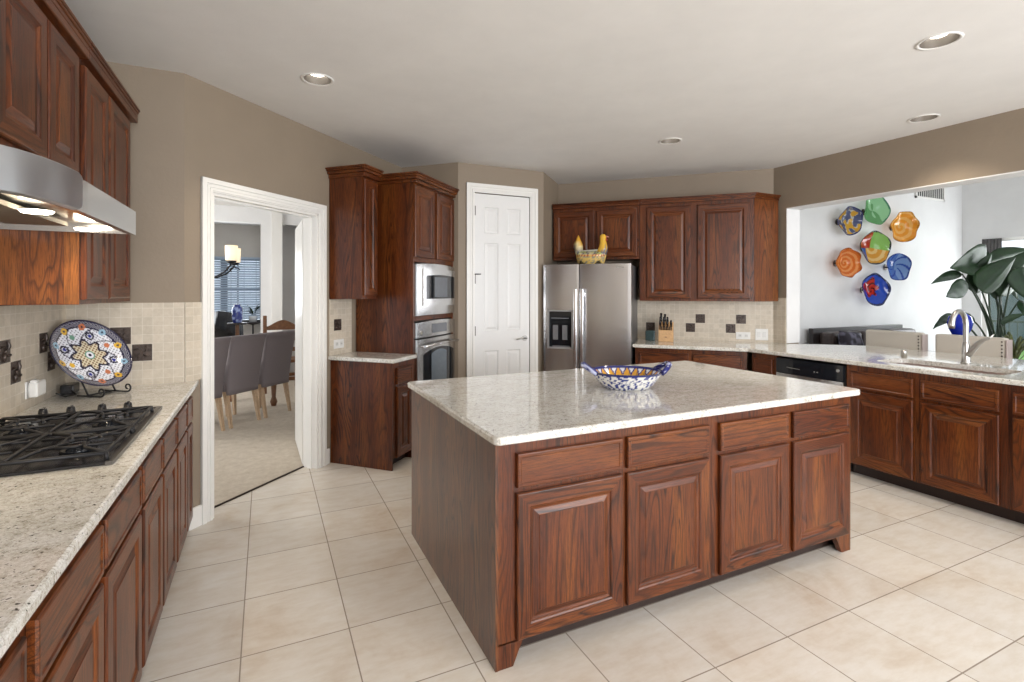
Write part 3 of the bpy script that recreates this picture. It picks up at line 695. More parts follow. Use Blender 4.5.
# ------------------------------------------------------------ sink, faucet, air gap
mb = MB()
def bowl(x0, x1, y0, y1, depth=.19, r=.07):
    rg = []
    for z, i in ((CB - .001, -.004), (CB - .003, .0), (CB - depth + .03, .012), (CB - depth + .008, .025), (CB - depth, .05)):
        rg.append([(p[0], p[1], z) for p in rrect(x0 + i, x1 - i, y0 + i, y1 - i, max(.02, r - i * .3))])
    vr = [[mb.V(p) for p in r_] for r_ in rg]; n = len(vr[0])
    for a, b in zip(vr, vr[1:]):
        for k in range(n): mb.face([a[k], a[(k + 1) % n], b[(k + 1) % n], b[k]], 0, True)
    mb.face(vr[-1])
bowl(4.395, 4.805, 2.055, 2.445); bowl(4.395, 4.805, 1.655, 2.035)
mb.box(4.46, 4.74, 2.030, 2.060, CB - .06, CB - .012)
t = tag(mb.build('kitchen_sink', M['steelh'], fixn=True), 'double bowl stainless undermount sink in the peninsula counter', 'sink')
for y in (2.25, 1.845): MB().lathe([(0, 0), (.035, .0), (.042, .004), (.045, .002)], 20, c=(4.6, y, CB - .189)).build('drain', M['chrome'], t)
t = thing('kitchen_faucet', 'brushed nickel gooseneck faucet with side lever behind the sink', 'faucet', (4.90, 2.045, CT + .0005))
mb = MB(); mb.lathe([(.0, 0), (.034, 0), (.034, .008), (.029, .016), (.026, .05), (.024, .12), (.021, .16), (.016, .17), (.0, .171)], 24); mb.build('base', M['chrome'], t)
pts = [(0, 0, .10)] + [(0, 0, .10 + .022 * i) for i in range(1, 10)]
R_ = .082
for i in range(1, 15): a = PI * i / 14 * 1.08; pts.append((-R_ + R_ * math.cos(a), .0 + .02 * i / 14, .30 + 1.25 * R_ * math.sin(a)))
mb = MB(); mb.tube(pts, [.0175] * (len(pts) - 4) + [.0175, .019, .020, .020], 14); mb.build('spout', M['chrome'], t)
mb = MB(); mb.tube([(0, -.01, .06), (.006, -.045, .12), (.012, -.075, .165), (.016, -.105, .190), (.020, -.135, .205), (.022, -.158, .235)], [.026, .028, .023, .017, .011, .004], 10, flat=.8); mb.build('handle', M['chrome'], t)
tag(MB().lathe([(0, 0), (.021, 0), (.021, .048), (.019, .056), (.010, .060), (0, .060)], 20, c=(4.895, 2.462, CT + .0005)).build('air_gap', M['chrome']), 'small nickel air gap cap on the counter left of the faucet', 'air gap')

# ------------------------------------------------------------ range hood
t = thing('range_hood', 'stainless under-cabinet range hood with bowed front and two lit lamps', 'range hood', (0, 0, 0))
hz0, hz1 = 1.722, 1.822
ctl = [(-.99, 1.47), (-.80, 1.475), (-.66, 1.51), (-.585, 1.585), (-.545, 1.66), (-.52, 1.76), (-.508, 1.88), (-.505, 1.99)]
curve = []
for i in range(len(ctl) - 1):
    p0_, p1_, p2_, p3_ = [Vector(ctl[min(len(ctl) - 1, max(0, i + q))]) for q in (-1, 0, 1, 2)]
    for k in range(5):
        f = k / 5; curve.append((.5 * ((2 * p1_) + (p2_ - p0_) * f + (2 * p0_ - 5 * p1_ + 4 * p2_ - p3_) * f * f + (3 * p1_ - p0_ - 3 * p2_ + p3_) * f ** 3))[:])
curve.append(ctl[-1])
outer = curve + [(-.505, 2.66)]
poly = [(XL + .004, 1.47)] + curve + [(-.505, 2.645), (XL + .004, 2.645)]
mb = MB()
n = len(poly)
top = [mb.V((p[0], p[1], hz1)) for p in poly]; bot = [mb.V((p[0], p[1], hz0)) for p in poly]
for i in range(n): mb.face([bot[i], bot[(i + 1) % n], top[(i + 1) % n], top[i]])
mb.face(top)
# recessed underside
cxh, cyh = -.76, 2.06
ins = [mb.V((cxh + (p[0] - cxh) * .90, cyh + (p[1] - cyh) * .94, hz0)) for p in poly]; ins2 = [mb.V((cxh + (p[0] - cxh) * .88, cyh + (p[1] - cyh) * .93, hz0 + .03)) for p in poly]
for i in range(n): mb.face([bot[i], bot[(i + 1) % n], ins[(i + 1) % n], ins[i]]); mb.face([ins[i], ins[(i + 1) % n], ins2[(i + 1) % n], ins2[i]])
mb.face(ins2)
mb.build('body', M['steelh'], t)
mb = MB(); cv = [p for p in curve[4:] if p[1] < 1.86] + [(-.508, 1.876), (-.5075, 1.884)]
def off(i, d):
    p = Vector(cv[i]); a = Vector(cv[max(0, i - 1)]); b = Vector(cv[min(len(cv) - 1, i + 1)]); tt = (b - a).normalized(); return (p.x + tt.y * d, p.y - tt.x * d)
rg = []
for i in range(len(cv)):
    e = .022 if i in (0, len(cv) - 1) else (.007 if i in (1, len(cv) - 2) else 0)
    a = off(i, .001); b = off(i, .020); rg.append([(a[0], a[1], hz0 - .008 + e), (b[0], b[1], hz0 - .004 + e), (b[0], b[1], hz1 + .004 - e), (a[0], a[1], hz1 + .008 - e)])
mb.loft(rg, smooth=True); mb.build('visor', M['hood'], t, bev=.003).modifiers.new('wn', 'WEIGHTED_NORMAL')
for (x, y) in ((-.635, 2.01), (-.635, 2.50)):
    mb = MB(); mb.lathe([(0, -.004), (.036, -.004), (.042, .003)], 20, c=(x, y, hz0 + .002)); mb.build('lamp', M['hoodlamp'], t)
    l = bpy.data.lights.new('hood_light', 'SPOT'); l.energy = 5; l.color = (1, .80, .55); l.spot_size = 2.4; l.spot_blend = .6; l.shadow_soft_size = .03
    o = bpy.data.objects.new('hood_light', l); COL.objects.link(o); o.location = (x, y, hz0 - .01); o.parent = t
mb = MB(); mb.box(-.86, -.68, 1.62, 2.44, hz0 + .005, hz0 + .02)
mb.build('filter', plain('hood filter mesh', (.22, .20, .17), .55, 1), t)

# ------------------------------------------------------------ gas cooktop
t = thing('gas_cooktop', 'black gas cooktop with cast iron grates set in the left counter', 'cooktop', (-.715, 2.43, CT + .0005))
mb = MB(); mb.prism(rrect(-.27, .27, -.43, .43, .012), 0, .010, c=.003); mb.build('tray', M['black'], t)
mb = MB(); mb.box(.252, .272, -.432, .432, .0, .0125); mb.box(-.27, .252, .412, .432, 0, .0125); mb.build('tray_edge', plain('satin dark steel edge', (.16, .15, .14), .35, .8), t)
for i, x in enumerate((-.15, -.055, .055, .15)):
    mb = MB(); mb.lathe([(0, 0), (.025, 0), (.024, .012), (.017, .017), (.015, .034), (.012, .040), (0, .041)], 18, c=(x, .375, .011)); mb.box(x - .004, x + .004, .357, .393, .045, .054); mb.build('knob', M['black'], t)
for x in (-.135, .135):
    for y in (-.24, .12):
        mb = MB(); mb.lathe([(0, .0), (.052, 0), (.050, .010), (.036, .014), (.036, .022), (.030, .026), (0, .027)], 24, c=(x, y, .011)); b_ = mb.build('burner', M['blackglass'], t)
for y0, y1 in ((-.415, -.075), (-.055, .30)):
    mb = MB(); zt_ = .040; r = .0055; cy = (y0 + y1) / 2
    ring = [(-.25, y0), (.25, y0), (.25, y1), (-.25, y1), (-.25, y0)]
    for a, b in zip(ring, ring[1:]): mb.tube([(a[0], a[1], zt_ - .004), (b[0], b[1], zt_ - .004)], .0065, 6)
    for a in ring[:4]: mb.tube([(a[0], a[1], zt_), (a[0] * 1.02, a[1], .011)], .007, 6)
    mb.tube([(0, y0, zt_), (0, y1, zt_)], .006, 6)
    for sx_ in (-1, 1):
        c0 = sx_ * .135
        for a in range(4):
            an = PI / 4 + a * PI / 2; ex, ey = c0 + .118 * (1 if math.cos(an) > 0 else -1), cy + (y1 - y0) / 2 * (1 if math.sin(an) > 0 else -1)
            mb.tube([(ex, ey, zt_ - .003), ((ex + c0) / 2 + .02 * math.sin(an), (ey + cy) / 2 - .02 * math.cos(an), zt_ + .003), (c0 + .03 * math.cos(an), cy + .03 * math.sin(an), zt_ + .002)], r, 6)
        mb.tube([(c0 - .118, cy - .06, zt_), (c0 + .118, cy - .06, zt_)], .0045, 6); mb.tube([(c0 - .118, cy + .07, zt_), (c0 + .118, cy + .07, zt_)], .0045, 6)
        pts = [(c0 + (.052 + .012 * math.cos(3 * q)) * math.cos(q), cy + (.085 + .01 * math.cos(2 * q)) * math.sin(q), zt_ + .002) for q in [2 * PI * i / 28 for i in range(26)]]
        mb.tube(pts, .005, 6)
    mb.build('grate', M['iron'], t)

# ------------------------------------------------------------ outlets, charger
def plate_w(label, org, rz, w, h, kind='outlet', cat='outlet'):
    t = thing('wall_outlet' if cat == 'outlet' else 'light_switch', label, cat, org, rz)
    MB().box(-w / 2, w / 2, -.006, 0, -h / 2, h / 2, b=.002).build('cover_plate', M['plastic'], t)
    if kind == 'outlet':
        mb = MB()
        for sgn in (-1, 1): 
            mb.box(sgn * w * .22 - .016, sgn * w * .22 + .016, -.009, -.006, -.017, .017)
        mb.build('socket', plain('socket white', (.6, .6, .58), .3), t)
        mb = MB()
        for sgn in (-1, 1):
            for q in (-.006, .006): mb.box(sgn * w * .22 + q - .0012, sgn * w * .22 + q + .0012, -.0095, -.0088, -.004, .006)
        mb.build('slot', M['darkgap'], t)
    else:
        mb = MB()
        for sgn in (-1, 1): mb.box(sgn * w * .22 - .016, sgn * w * .22 + .016, -.010, -.006, -.03, .03)
        mb.build('rocker', plain('switch white', (.66, .66, .64), .25), t)
    return t
sb = R2 * .0105
plate_w('white horizontal outlet plate on the backsplash right of the dark tiles', (4.807 - sb, 3.983 - sb, .990), -A45, .145, .078)
plate_w('white double light switch plate beside the opening', (4.937 - sb, 3.853 - sb, 1.008), -A45, .125, .125, 'switch', 'light switch')
plate_w('white outlet plate on the small backsplash left of the oven tower', (.580 + sb, 4.680 - sb, 1.018), A45, .135, .078)
t = plate_w('white outlet plate with plugged charger on the left backsplash', (XL + .0105, 3.15, 1.015), PI / 2, .12, .08)
mb = MB(); mb.box(-.055, .055, -.045, -.0095, -.036, .036, b=.008); mb.box(-.05, -.02, -.04, -.015, .034, .046, b=.003)
tag(mb.build('plug_charger', M['plastic'], loc=(XL + .0105, 3.15, 1.015), rz=PI / 2), 'white plug-in charger on the outlet left of the talavera plate', 'charger')
mb = MB(); mb.box(-.05, .05, -.03, .03, 0, .052, b=.006); mb.tube([(-.05, -.02, .02), (-.09, -.05, .006), (-.14, -.02, .005), (-.17, .01, .03)], .004, 6)
tag(mb.build('power_adapter', M['black'], loc=(-.965, 3.50, CT + .001), rz=PI / 2), 'small black power adapter with cable behind the painted plate', 'adapter')

# ------------------------------------------------------------ painted plate on its scroll stand
def hexc(h): return rgb(h)
NAVY, CREAM, WHT, YEL, ORG, LBL, GRN, BRN = hexc('1c1a3c'), hexc('d8cfb4'), hexc('e4e6ee'), hexc('dcb03c'), hexc('c0714c'), hexc('8fb4cc'), hexc('6d9a86'), hexc('7a5a3c')
def plate_color(p):
    x, y = p.x / .215, p.y / .215; r = math.hypot(x, y); a = math.atan2(y, x)
    if r > .955: return NAVY
    for k in range(10):
        an = k * PI / 5 + .2; 
        if math.hypot(x - .82 * math.cos(an), y - .82 * math.sin(an)) < .085:
            return (YEL, LBL, ORG, YEL, LBL)[k % 5] if math.hypot(x - .82 * math.cos(an), y - .82 * math.sin(an)) > .03 else NAVY
    if r > .84: return NAVY if (int(a * 22) + int(r * 46)) % 2 else hexc('8f8f98')
    if r > .81: return NAVY
    if r < .05: return NAVY
    if r < .10: return WHT
    if r < .13: return GRN
    s = .40 + .07 * math.cos(8 * a)
    if abs(r - s) < .035: return NAVY
    if r < s: return BRN if (math.sin(x * 60) * math.sin(y * 60)) > .2 else CREAM
    for k in range(8):
        an = k * PI / 4 + .39; cx_, cy_ = .60 * math.cos(an), .60 * math.sin(an); q = math.hypot(x - cx_, y - cy_)
        if k % 2:
            if .07 < q < .115: return NAVY
            if q < .045: return hexc('27308c')
        elif q < .07: return (ORG, GRN, YEL, ORG)[k // 2]
    if abs(math.sin(4 * a + 6 * r)) < .12 and r > .5: return NAVY
    return NAVY if (math.sin(x * 62) * math.sin(y * 62)) > .55 else WHT
mb = MB(); prof = []
for i in range(60):
    r = .206 * i / 59; f = i / 59
    z = .0 if f < .55 else .030 * ((f - .55) / .45) ** 1.6
    prof.append((r, z))
back = [(.206, .024), (.13, -.008), (.11, -.012), (.0, -.012)]
mb.lathe(prof + back, 180)
nrm = Vector((.68, -.50, .54)).normalized()
pl = mb.build('talavera_plate', M['ceramic'], color=lambda p: plate_color(Vector((p.x * .215 / .206, p.y * .215 / .206))) if p.z > -.002 and not (p.z > .0 and False) else NAVY)
pc = at(90, 355, 2.75); pl.location = pc; pl.rotation_euler = nrm.to_track_quat('Z', 'Y').to_euler()
tag(pl, 'round white and navy painted plate leaning in the left counter corner', 'plate')
tdir = Vector((nrm.x, nrm.y, 0)).normalized(); side = Vector((-tdir.y, tdir.x, 0)); up = nrm.cross(side).normalized(); up = up if up.z > 0 else -up
mb = MB(); zb = CT + .006
botp = pc - up * .206
for sgn in (-1, 1):
    b0 = botp + side * .075 * sgn
    f0 = Vector((b0.x, b0.y, zb)) + tdir * .05
    pts = []
    for i in range(16):
        a = -PI * .5 + i * .42; rr = .024 * (1 - i / 22); pts.append(f0 + tdir * (rr * math.cos(a) - .0) + Vector((0, 0, .024 + rr * math.sin(a))))
    mb.tube(pts, .0045, 6)
    top_ = pc + up * .10 + side * .075 * sgn - nrm * .03
    mb.tube([f0, Vector((b0.x, b0.y, zb)) - tdir * .05, Vector((b0.x, b0.y, zb)) - tdir * .10, ], .0045, 6)
    mb.tube([Vector((b0.x, b0.y, zb)) - tdir * .03, top_], .0045, 6)
mb.tube([botp + side * .075 - tdir * .05 + Vector((0, 0, zb - botp.z)), botp - side * .075 - tdir * .05 + Vector((0, 0, zb - botp.z))], .0045, 6)
tag(mb.build('plate_stand', M['iron']), 'black wrought scroll stand holding the painted plate', 'plate stand')

# ------------------------------------------------------------ talavera bowl on the island
def bowl_color(p):
    a = math.atan2(p.y / .90, p.x); x = a * 7 / PI
    r = math.hypot(p.x, p.y / .90)
    inside = p.z > .0 and bowl_color.inside
    f = a / (2 * PI) * 22; fr = f - math.floor(f); z = p.z
    if bowl_color.inside:
        if z > .078: return hexc('1a2268')
        if z > .036:
            tz = (z - .036) / .042; tri = 1 - abs(fr - .5) * 2
            if tri < tz - .10: return hexc('232a78') if tri > tz - .42 else hexc('dfe0ea')
            return hexc('dca02c') if (int(a * 90) % 4) else hexc('8a6a30')
        return hexc('ece9e0') if z > .02 or (int(a * 12) % 3) else hexc('4a5aa0')
    if z > .080: return hexc('1a2268')
    v = noise.noise(Vector((math.cos(a) * 9, math.sin(a) * 9, z * 60))) + .35 * math.sin(a * 26 + 9 * math.sin(z * 70))
    return hexc('35407f') if v > .12 else hexc('dedcd6')
t = thing('talavera_bowl', 'oval blue, white and yellow painted bowl with twisted handles on the island', 'bowl', (1.90, 2.37, CT + .0006), -YAW + .04); t.scale = (1.04, 1.04, 1.08)
mb = MB(); out_ = [(.0, .0), (.10, 0), (.128, .0), (.135, .008)] + [(.135 + .063 * (i / 14) ** .8, .008 + .078 * i / 14) for i in range(1, 15)] + [(.205, .090)]
bowl_color.inside = False
mb.lathe(out_, 200, sy=.90); mb.build('outer_wall', M['ceramic'], t, color=bowl_color)
mb = MB(); in_ = [(.203, .0905), (.197, .0905)] + [(.193 - .058 * (i / 14), .087 - .070 * (i / 14) ** .9) for i in range(0, 15)] + [(.10, .013), (.05, .012), (0, .012)]
bowl_color.inside = True
mb.lathe(in_, 260, sy=.90); mb.build('inner_wall', M['ceramic'], t, color=bowl_color)
hc = lambda p: hexc('131a62') if math.sin(p.x * 160 + p.y * 130 + p.z * 60) < .75 else hexc('b9bede')
for sgn in (-1, 1):
    pts = [(sgn * (.178 + .062 * math.sin(PI * i / 10) ** .9), -.072 + .144 * i / 10, .082 + .040 * math.sin(PI * i / 10)) for i in range(11)]
    mb = MB(); mb.tube(pts, [.013 + .004 * math.sin(PI * i / 10) for i in range(11)], 12); mb.build('handle', M['ceramic'], t, color=hc)

# ------------------------------------------------------------ hen basket on the fridge
ht = thing('hen_basket', 'yellow and grey painted ceramic hen basket on top of the fridge', 'figurine', (*w2(8.0, 1.42)[::1], 0), -A45)
hx_, hy_ = (8.0 - 1.42) / 2, (8.0 + 1.42) / 2
ht.location = (hx_, hy_, fz - .0115); ht.scale = (1.12, 1.12, 1.16)
def hen_c(p):
    if p.z > .135: return hexc('8d8a80') if noise.noise(p * 60) > 0 else hexc('c8c6b4')
    if .088 < p.z < .106: return hexc('9a3a30') if math.sin(p.x * 240) > 0 else hexc('d8b060')
    q = noise.noise(p * 55)
    if p.z >= .106: return hexc('b8c070') if q > .1 else (hexc('70707c') if q < -.15 else hexc('e0d8b0'))
    an = abs(p.x); 
    if math.hypot((an - .085) / .035, p.z / .045) < 1: return hexc('3c3626')
    return hexc('d9b868') if q > -.1 else hexc('8a8778')
mb = MB(); rings = []
for i in range(15):
    f = i / 14; z = .0 + .14 * f; rx = .125 + .030 * math.sin(f * PI * .6); ry = .065 + .03 * math.sin(f * PI * .6)
    if f > .75: k = (f - .75) / .25; ry *= (1 - .75 * k); 
    rings.append([(rx * math.cos(q), ry * math.sin(q), z + (.035 * abs(math.cos(q)) ** 3 * f)) for q in [2 * PI * j / 60 for j in range(60)]])
mb.loft(rings); mb.build('body', M['ceramic'], ht, color=hen_c)
mb = MB(); mb.tube([(.105, 0, .12), (.122, 0, .17), (.120, 0, .215), (.116, 0, .25), (.120, 0, .280), (.124, 0, .300)], [.052, .045, .034, .029, .033, .016], 20); 
hd = mb.build('head', M['ceramic'], ht, color=lambda p: hexc('e2b13a') if p.z > .17 or noise.noise(p * 50) > 0 else hexc('77767c'))
mb = MB(); mb.tube([(.148, 0, .277), (.176, 0, .272)], [.010, .002], 8); mb.build('beak', plain('pink beak', (.6, .25, .2), .4), hd)
mb = MB(); mb.tube([(.148, 0, .262), (.152, 0, .244), (.146, 0, .232)], [.006, .010, .004], 8); mb.build('wattle', plain('red wattle', (.45, .05, .03), .4), hd)
mb = MB()
mb.tube([(-.118, 0, .13), (-.128, 0, .185), (-.130, 0, .215), (-.128, 0, .25), (-.126, 0, .298)], [.040, .046, .044, .027, .004], 4)
mb.build('tail', M['ceramic'], ht, color=lambda p: hexc('e3ab3a') if abs(p.y) + abs(p.x + .128) * .9 < .038 and p.z > .18 else (hexc('e8d49c') if p.z > .18 else hexc('86878c')))

# ------------------------------------------------------------ knife block, canister
kx, ky = 4.055, 4.365
t = thing('knife_block', 'pale wood knife block full of black handled knives on the back counter', 'knife block', (kx, ky, CT + .0006), -A45)
mb = MB(); w = .078
prof = [(-.075, 0), (.075, 0), (.075, .205), (.035, .215), (-.075, .120)]
a = [mb.V((-w, p[0], p[1])) for p in prof]; b = [mb.V((w, p[0], p[1])) for p in prof]
mb.face(a); mb.face(b[::-1])
for k in range(5): mb.face([a[k], a[(k + 1) % 5], b[(k + 1) % 5], b[k]])
mb.build('block', M['knifewood'], t, bev=.003)
sl = Vector((0, .0, 0)); nd = Vector((0, -.67, .74)).normalized()
for i in range(8):
    x = -.060 + i * .0165; b0 = Vector((x, -.060, .128)); mb = MB(); mb.tube([b0, b0 + nd * .050], .0055, 6, flat=1.4); mb.build('steak_knife_handle', M['iron'], t)
rnd = random.Random(4)
for i in range(7):
    x = -.060 + (i % 4) * .038; row = i // 4; b0 = Vector((x, -.022 + row * .038, .160 + row * .034)); mb = MB(); mb.tube([b0, b0 + nd * .05, b0 + nd * .085 + Vector((0, 0, .008))], [.009, .012, .010], 8, flat=1.5); mb.build('knife_handle', M['black'], t)
mb = MB(); mb.tube([(-.055, .058, .2), (-.055, .058, .31)], .013, 8); mb.tube([(-.015, .058, .2), (-.015, .058, .30)], .013, 8); mb.build('shears_handle', M['black'], t)
MB().lathe([(0, 0), (.012, 0), (.012, .001), (0, .001)], 12, sy=.5).build('maker_mark', plain('burnt mark', (.25, .13, .07), .6), t).matrix_local = Matrix.Translation((0, -.0755, .05)) @ Matrix.Rotation(PI / 2, 4, 'X')
tag(MB().prism(rrect(-.052, .052, -.045, .045, .014), 0, .115, c=.006).build('canister', M['teal'], loc=(3.945, 4.495, CT + .0006), rz=-A45), 'dark teal canister left of the knife block', 'canister')

# ------------------------------------------------------------ recessed ceiling lights
lab = ['recessed ceiling light above the doorway, leftmost of the four', 'recessed ceiling light nearest the camera at upper right', 'recessed ceiling light beside the taupe header over the opening', 'recessed ceiling light above the far end of the island']
first = None
for (x, y), lb in zip(((.30, 3.40), (3.27, 1.48), (4.62, 2.19), (3.27, 3.47)), lab):
    if first is None:
        t = thing('recessed_light', lb, 'ceiling light', (x, y, H), 0, 'recessed ceiling lights')
        mb = MB(); mb.lathe([(.100, -.0005), (.100, -.004), (.090, -.006), (.083, -.003), (.082, .004)], 36); mb.build('trim_ring', M['trim'], t)
        mb = MB(); mb.lathe([(.081, -.003), (.079, .02), (.072, .05), (.062, .075)], 36); mb.build('reflector', M['reflector'], t)
        mb = MB(); mb.lathe([(.0, .07), (.060, .07), (.060, .042), (.045, .034), (0, .030)], 30); mb.build('bulb', M['bulb'], t)
        first = t
    else: dup(first, (x, y, H), 0, lb, 'recessed ceiling lights')
for i, (x, y) in enumerate(((.30, 3.40), (3.27, 1.48), (4.62, 2.19), (3.27, 3.47))):
    l = bpy.data.lights.new('downlight', 'SPOT'); l.energy = 28; l.color = (1, .87, .70); l.spot_size = 1.9; l.spot_blend = .7; l.shadow_soft_size = .06
    o = bpy.data.objects.new('downlight', l); COL.objects.link(o); o.location = (x, y, H - .005)

# ------------------------------------------------------------ dining room furniture
def parsons(loc, rz, label, group):
    t = thing('dining_chair', label, 'chair', loc, rz, group)   # local -y = back side facing the kitchen, seat towards +y
    mb = MB(); rg = []
    for i in range(13):
        f = i / 12; z = .36 + .64 * f; y = -.03 - .10 * f ** 1.6; hw = .205 + .025 * f; th = .075 - .02 * f
        if f > .93: y -= .02; th += .03
        rg.append([(-hw, y, z), (-hw + .02, y - .015, z), (hw - .02, y - .015, z), (hw, y, z), (hw, y + th - .01, z), (hw - .02, y + th, z), (-hw + .02, y + th, z), (-hw, y + th - .01, z)])
    mb.loft(rg); mb.build('backrest', M['greyf'], t)
    MB().box(-.225, .225, .0, .46, .39, .50, b=.025).build('seat', M['greyf'], t)
    for x in (-.19, .19):
        for y, yy in ((-.0, -.06), (.42, .42)):
            mb = MB(); s = .02; mb.loft([[(x - s * k, yy_ - s * k, z), (x + s * k, yy_ - s * k, z), (x + s * k, yy_ + s * k, z), (x - s * k, yy_ + s * k, z)] for z, k, yy_ in ((.007, .7, yy), (.395, 1.15, y + .02))], smooth=False); mb.build('leg', M['lightwood'], t)
    return t
def dpos(sm, off=6.60): return ((sm - off) / 2, (sm + off) / 2, 0)
pc1 = parsons(dpos(6.12), A45, 'grey upholstered dining chair, middle of the three seen through the doorway', 'grey dining chairs')
dup(pc1, dpos(6.80), A45, 'grey upholstered dining chair nearest the open door leaf', 'grey dining chairs')
dup(pc1, dpos(5.44), A45, 'grey upholstered dining chair cut by the left side of the doorway', 'grey dining chairs')
t = thing('dining_table', 'dark wooden dining table behind the three grey chairs', 'table', (-.72, 6.87, 0), A45)
MB().box(-.95, .95, -.48, .48, .72, .765, b=.008).build('table_top', M['darkwood'], t)
for x in (-.8, .8):
    for y in (-.36, .36): MB().lathe([(0, .007), (.03, .007), (.045, .06), (.025, .12), (.04, .35), (.05, .6), (.045, .72), (0, .72)], 14, c=(x, y, 0)).build('leg', M['brownwood'], t)
mb = MB(); mb.box(-.8, .8, -.14, .14, 0, .006); tag(mb.build('table_runner', M['pillow'], loc=(-.72, 6.87, .766), rz=A45, color=lambda p: hexc('3f5f96') if noise.noise(p * 30) > 0 else hexc('c8ccd4')), 'blue and white runner on the dining table', 'runner')
# carved chair at the head of the table
t = thing('carved_chair', 'brown carved wooden chair with arched crest rail beyond the grey chairs', 'chair', (.235, 8.10, 0), .08)
for x in (-.24, .24):
    mb = MB(); mb.box(x - .025, x + .025, -.03, .02, .007, 1.13, b=.006); mb.build('post', M['brownwood'], t)
    mb = MB(); mb.box(x - .025, x + .025, .38, .43, .007, .45, b=.006); mb.build('leg', M['brownwood'], t)
for z0_, z1_, arch in ((.92, .97, .09), (.76, .82, .0), (.60, .66, .0)):
    mb = MB(); rg = []
    for i in range(17): f = i / 16; x = -.22 + .44 * f; zz = z1_ + arch * (math.sin(PI * f) ** 1.5); rg.append([(x, -.015, z0_), (x, .012, z0_), (x, .012, zz), (x, -.015, zz)])
    mb.loft(rg, smooth=False); mb.build('crest_rail' if arch else 'back_rail', M['brownwood'], t)
MB().box(-.24, .24, -.02, .43, .43, .47, b=.01).build('seat', M['brownwood'], t)
mb = MB(); mb.box(-.24, .24, -.01, .01, .17, .22); mb.box(-.24, .24, .40, .42, .17, .22); mb.box(-.03, .03, 0, .41, .18, .21); mb.build('stretcher', M['brownwood'], t)
# chandelier
cxn, cyn = -.72, 6.87
t = thing('chandelier', 'dark iron chandelier with glowing alabaster shades above the dining table', 'chandelier', (cxn, cyn, 0))
mb = MB(); mb.tube([(0, 0, H), (0, 0, 1.9)], .008, 8); mb.lathe([(0, 0), (.06, 0), (.05, -.03), (0, -.03)], 16, c=(0, 0, H)); mb.lathe([(0, 0), (.03, .03), (.045, .10), (.02, .2), (.03, .24), (0, .26)], 14, c=(0, 0, 1.64)); mb.build('stem', M['iron'], t)
for i in range(6):
    a = i * PI / 3 - YAW - .12; ca, sa = math.cos(a), math.sin(a); Rr = .43
    pts = [(0, 0, 1.72), (.10, 0, 1.66), (.22, 0, 1.645), (.34, 0, 1.70), (.41, 0, 1.77), (.43, 0, 1.815)]
    arm = MB().tube([(p[0] * ca, p[0] * sa, p[2]) for p in pts], .009, 8).tube([(Rr * ca + .06 * math.cos(q) * ca, Rr * sa + .06 * math.cos(q) * sa, 1.745 + .03 * math.sin(q)) for q in [k * .5 for k in range(9)]], .006, 6).build('arm', M['iron'], t)
    MB().lathe([(.0, 0), (.06, 0), (.035, -.03), (0, -.035)], 14, c=(Rr * ca, Rr * sa, 1.835)).build('cup', M['iron'], arm)
    MB().lathe([(0, .0), (.062, .0), (.068, .17), (.066, .17), (.060, .01)], 20, c=(Rr * ca, Rr * sa, 1.84)).build('lamp_shade', M['shade'], arm)
# things by the bay window
q = at(229, 320, 9.6)
t = thing('desk_chair', 'black round-backed chair by the bay window beyond the dining room', 'chair', (q.x, q.y, 0), -.5)
mb = MB(); rg = []
for i in range(13):
    a = PI * i / 12; rg.append([(.24 * math.cos(a), -.24 * math.sin(a), .55), (.29 * math.cos(a), -.29 * math.sin(a), .55), (.27 * math.cos(a), -.29 * math.sin(a), 1.0 + .12 * math.sin(a)), (.23 * math.cos(a), -.25 * math.sin(a), 1.0 + .12 * math.sin(a))])
mb.loft(rg); mb.build('backrest', M['black'], t)
MB().lathe([(0, .42), (.26, .42), (.28, .47), (.26, .52), (0, .53)], 24).build('seat', M['greyf'], t)
for k in range(4): a = PI / 4 + k * PI / 2; MB().tube([(.2 * math.cos(a), .2 * math.sin(a), .43), (.24 * math.cos(a), .24 * math.sin(a), .008)], .016, 8).build('leg', M['black'], t)
q = at(236, 320, 8.9)
t = thing('plant_stand', 'dark wooden pedestal stand beyond the dining chairs holding a blue jar', 'stand', (q.x + .02, q.y, 0))
zs = .93
MB().lathe([(0, zs - .03), (.15, zs - .03), (.16, zs), (0, zs)], 24).build('table_top', M['darkwood'], t)
MB().lathe([(0, .0), (.03, .0), (.022, .3), (.035, .6), (.03, zs - .03)], 14, c=(0, 0, .008)).build('pedestal', M['brownwood'], t)
MB().lathe([(0, 0), (.16, 0), (.15, .03), (.03, .06), (0, .06)], 20, c=(0, 0, .007)).build('foot', M['brownwood'], t)
def jc(p): return hexc('27357e') if noise.noise(p * 18) > -.15 else hexc('8fa0d0')
mb = MB(); mb.lathe([(0, 0), (.07, 0), (.075, .02)] + [(.085, .05 + .02 * i) for i in range(10)] + [(.08, .26), (.05, .29), (.052, .32), (.0, .325)], 30)
tag(mb.build('blue_jar', M['ceramic'], loc=(q.x + .02, q.y, zs + .001), color=jc), 'blue and white tall jar seen against the blinds', 'jar')
q = at(253, 304, 10.35)
t = thing('sill_plant', 'small leafy plant in a pot on a stand before the bay blinds', 'plant', (q.x, q.y, 0))
MB().lathe([(0, .008), (.13, .008), (.03, .04), (.02, .80), (.16, .84), (.16, .86), (0, .86)], 20).build('stand', M['darkwood'], t)
MB().lathe([(0, .861), (.07, .861), (.09, .98), (.08, .98), (0, .96)], 20).build('pot', M['white'], t)
mb = MB(); rnd = random.Random(2)
